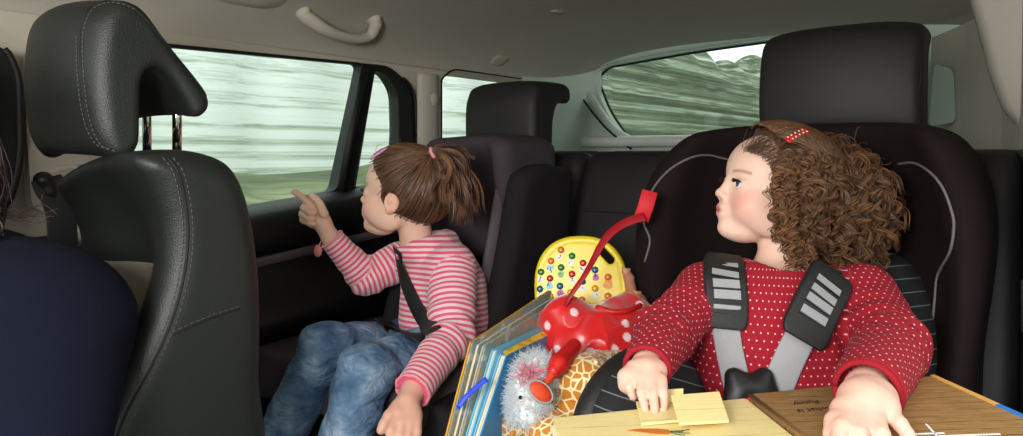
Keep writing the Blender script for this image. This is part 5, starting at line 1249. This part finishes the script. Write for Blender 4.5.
# ===== fluffy white bird
bc2 = P(531, 390, .965); bd_ = thing('plush_bird', bc2-V3(0, 0, .06), 'fluffy white toy bird with an orange beak lying against the giraffe plush', 'plush toy')
bfl = Field().ell(bc2, (.026, .028, .036), None, .01).ell(P(537, 369, .97), (.019, .020, .018), None, .02).ell(P(526, 412, .955), (.020, .02, .024), None, .02)
bb = solid('body', bfl, .0032, M['whitefur'], bd_, it=1); CU = []; rg = np.random.default_rng(2); vv = np.array([bb.data.vertices[i].co[:] for i in range(len(bb.data.vertices))])+np.array(wloc(bd_))
for i in range(3800):
    p0 = vv[rg.integers(len(vv))]; g = grad(bfl, p0)[0]; 
    d = nrm(g+rg.normal(size=3)*.55); path = [p0]; ln = rg.uniform(.009, .019)
    for k in range(7): d = nrm(d+rg.normal(size=3)*.22-V3(0, 0, .05)); path.append(path[-1]+d*ln/7)
    CU.append((np.array(path), .0005*np.linspace(1, .3, 8), 1.0))
strands('down', CU, M['whitefur'], bb, 3); CU = []
for i in range(90):
    p0 = hit(bfl, rg.normal(529, 5), rg.normal(376, 2.5))
    if p0 is None: continue
    g = grad(bfl, p0)[0]; d = nrm(g+rg.normal(size=3)*.6+V3(0, 0, .3)); path = [p0]
    for k in range(7): d = nrm(d+rg.normal(size=3)*.25); path.append(path[-1]+d*.0030)
    CU.append((np.array(path), .0006, 1.0))
strands('pink_tuft', CU, M['pinkfur'], bb, 3)
bkc = P(540, 392, .915); Rk = np.stack([nrm(V3(.80, 0, -.60)), nrm(V3(.35, -.85, .45)), V3(0, 0, 1)], 1); Rk[:, 1] = nrm(Rk[:, 1]-Rk[:, 0]*(Rk[:, 0]@Rk[:, 1])); Rk[:, 2] = np.cross(Rk[:, 0], Rk[:, 1])
bkf = Field().ell(bkc, (.0185, .0075, .0120), Rk); bk2 = solid('beak', bkf, .0016, M['orange'], bd_, it=0)
ring = [bkc+Rk@V3(.0182*math.cos(t), .0022, .0118*math.sin(t)) for t in np.linspace(0, 2*math.pi, 33)]; v, f = tube(ring, .0016, 6); mk('beak_rim', v, f, M['greyrim'], bk2)
for x, y in ((523, 397), (548, 405)):
    p = hit(bfl, x, y); 
    if p is not None: ef = Field().ell(p+grad(bfl, p)[0]*.010, (.0028,)*3); solid('eye', ef, .001, M['pupil'], bd_, it=0)
lgf = Field().cap(P(574, 346, 1.0), P(559, 364, .955), .0105, .0130, .006).cap(P(559, 364, .955), P(554, 371, .945), .0125, .010, .006); solid('red_limb', lgf, .0022, M['redplush'], bd_, it=1, label='red padded limb')
lgf = Field().cap(P(555, 370, .945), P(544, 386, .93), .0052, .0052, .002); solid('orange_limb', lgf, .0018, M['orange'], bd_, it=1, label='orange thin limb')
# ===== doll, only its feet and hair show behind the yellow toy
dl = thing('doll', P(632, 300, 1.28), 'small doll half hidden behind the yellow toy, bare feet up', 'doll')
for (a_, b_, c_) in (((632, 296, 1.25), (629, 278, 1.24), (626, 272, 1.235)), ((652, 318, 1.22), (641, 300, 1.215), (637, 295, 1.21))):
    ff = Field().cap(P(*a_), P(*b_), .011, .009, .003).cap(P(*b_), P(*c_), .009, .0075, .004)
    for k in range(5): ff.cap(P(c_[0]-3+k*1.6, c_[1]-1-.6*abs(k-1), c_[2]), P(c_[0]-3.6+k*1.8, c_[1]-4.2+.5*k, c_[2]-.003), .0026, .0020, .001)
    solid('foot', ff, .0016, M['dollskin'], dl, it=1)
ff = Field().ell(P(640, 284, 1.30), (.020, .03, .035), None, .02).ell(P(645, 315, 1.27), (.03, .03, .04), None, .02); solid('dress', ff, .004, M['darkcloth'], dl, it=1)
# ===== picture books standing between the seats
bkp = P(507, 355, .985); bku = nrm(P(507, 355, .985)-P(470, 470, .90)); bkw = nrm(P(549, 335, 1.10)-bkp); bkn = nrm(np.cross(bkw, bku)); bkn = -bkn if bkn[0] > 0 else bkn
def onpl(px, py, t):      # where the line of sight meets the plane of a book cover
    o = V3(0, 0, EZ); dr = P(px, py, 1)-o; c = bkp+bkn*t; return o+dr*(((c-o)@bkn)/(dr@bkn))
def book(name, label, FT, FB, BT, th, cover, back, npg=1, hard=True, spine=None):
    """FT front-top, FB front-bottom, BT back-top of the cover that faces the toys; th thickness, away from it"""
    FT, FB, BT = onpl(*FT), onpl(*FB), onpl(*BT); BB = FB+(BT-FT); u = nrm(FT-FB); w_ = nrm(BT-FT); n = bkn
    t = thing(name, FB, label, 'book', 'picture books standing beside the booster seat'); ct = .0022 if hard else .0008; ins = .003 if hard else .0004
    q = rpoly([FB, FT, BT, BB], .004, 3)
    for o_, nm, m_ in ((0, 'cover', cover), (th-ct, 'back_cover', back)):
        slab([[x+n*o_ for x in q]], n*ct, nm, m_, t)
    q2 = [FB+u*ins+w_*ins, FT-u*ins+w_*ins, BT-u*ins-w_*ins, BB+u*ins-w_*ins]
    m_ = npg; tt = (th-2*ct)/m_
    for k in range(m_): slab([[x+n*(ct+tt*k+tt*.08) for x in q2]], n*tt*.84, 'pages', M['paper'], t)
    return t
def cov(name, c, var=.08): return simple(name, c, .35, var=var)
def printed(name, cs_, sc=14):
    x = NM(name); v = x.obj(); n = x.noise(v, sc, 2, .5); k = len(cs_); x.col(x.ramp(n, [(.36+.30*i/max(1, k-1), lin(c)) for i, c in enumerate(cs_)], 'CONSTANT')).set(Roughness=.35); return x.m
cB = cov('cover_blue', (44, 122, 170)); cLB = cov('cover_sky_blue', (110, 176, 206)); cY = cov('cover_mustard', (206, 150, 44)); cW = cov('cover_pale_grey', (176, 172, 164)); cG = printed('cover_printed', [(150, 140, 110), (120, 140, 140), (176, 170, 150), (96, 80, 66)], 30)
book('picture_book', 'thin mustard edged picture book, furthest from the toys', (473, 343, .0345), (440, 470, .0345), (552, 290, .0345), .006, cG, cY, 1)
book('picture_book', 'thin grey picture book next to the mustard edged one', (479, 345, .0295), (447, 470, .0295), (555, 297, .0295), .004, cG, cW, 1, False)
book('picture_book', 'slim pale board book with worn printed cover, third of the row', (486, 346, .0225), (453, 470, .0225), (556, 304, .0225), .006, cG, cW, 2)
book('picture_book', 'cream and blue board book in the middle of the row', (497, 350, .0125), (461, 470, .0125), (545, 327, .0125), .009, cLB, cLB, 2)
tb_ = book('picture_book', 'bright blue hardback picture book nearest the white bird', (507, 355, .0), (470, 470, .0), (549, 335, .0), .012, cB, cLB, 2)
yb = slab([[P(503, 352, .99), P(507, 355.5, .985), P(549, 335.5, 1.10), P(544, 331, 1.11)]], V3(0, 0, .001), 'yellow_top_print', printed('print_yellow_top', [(228, 196, 60), (206, 160, 60), (236, 216, 120)], 60), tb_)
rbp = [P(487, 379, .935), P(478, 386, .93), (P(466, 397, .922)), P(458, 408, .918)]
ribbon(spline(rbp, 12), nrm(V3(-.3, -1, .2)), .007, .0012, 'bookmark_ribbon', M['ribbonblue'], None, label='bright blue bookmark ribbon hanging from the books', cat='ribbon')
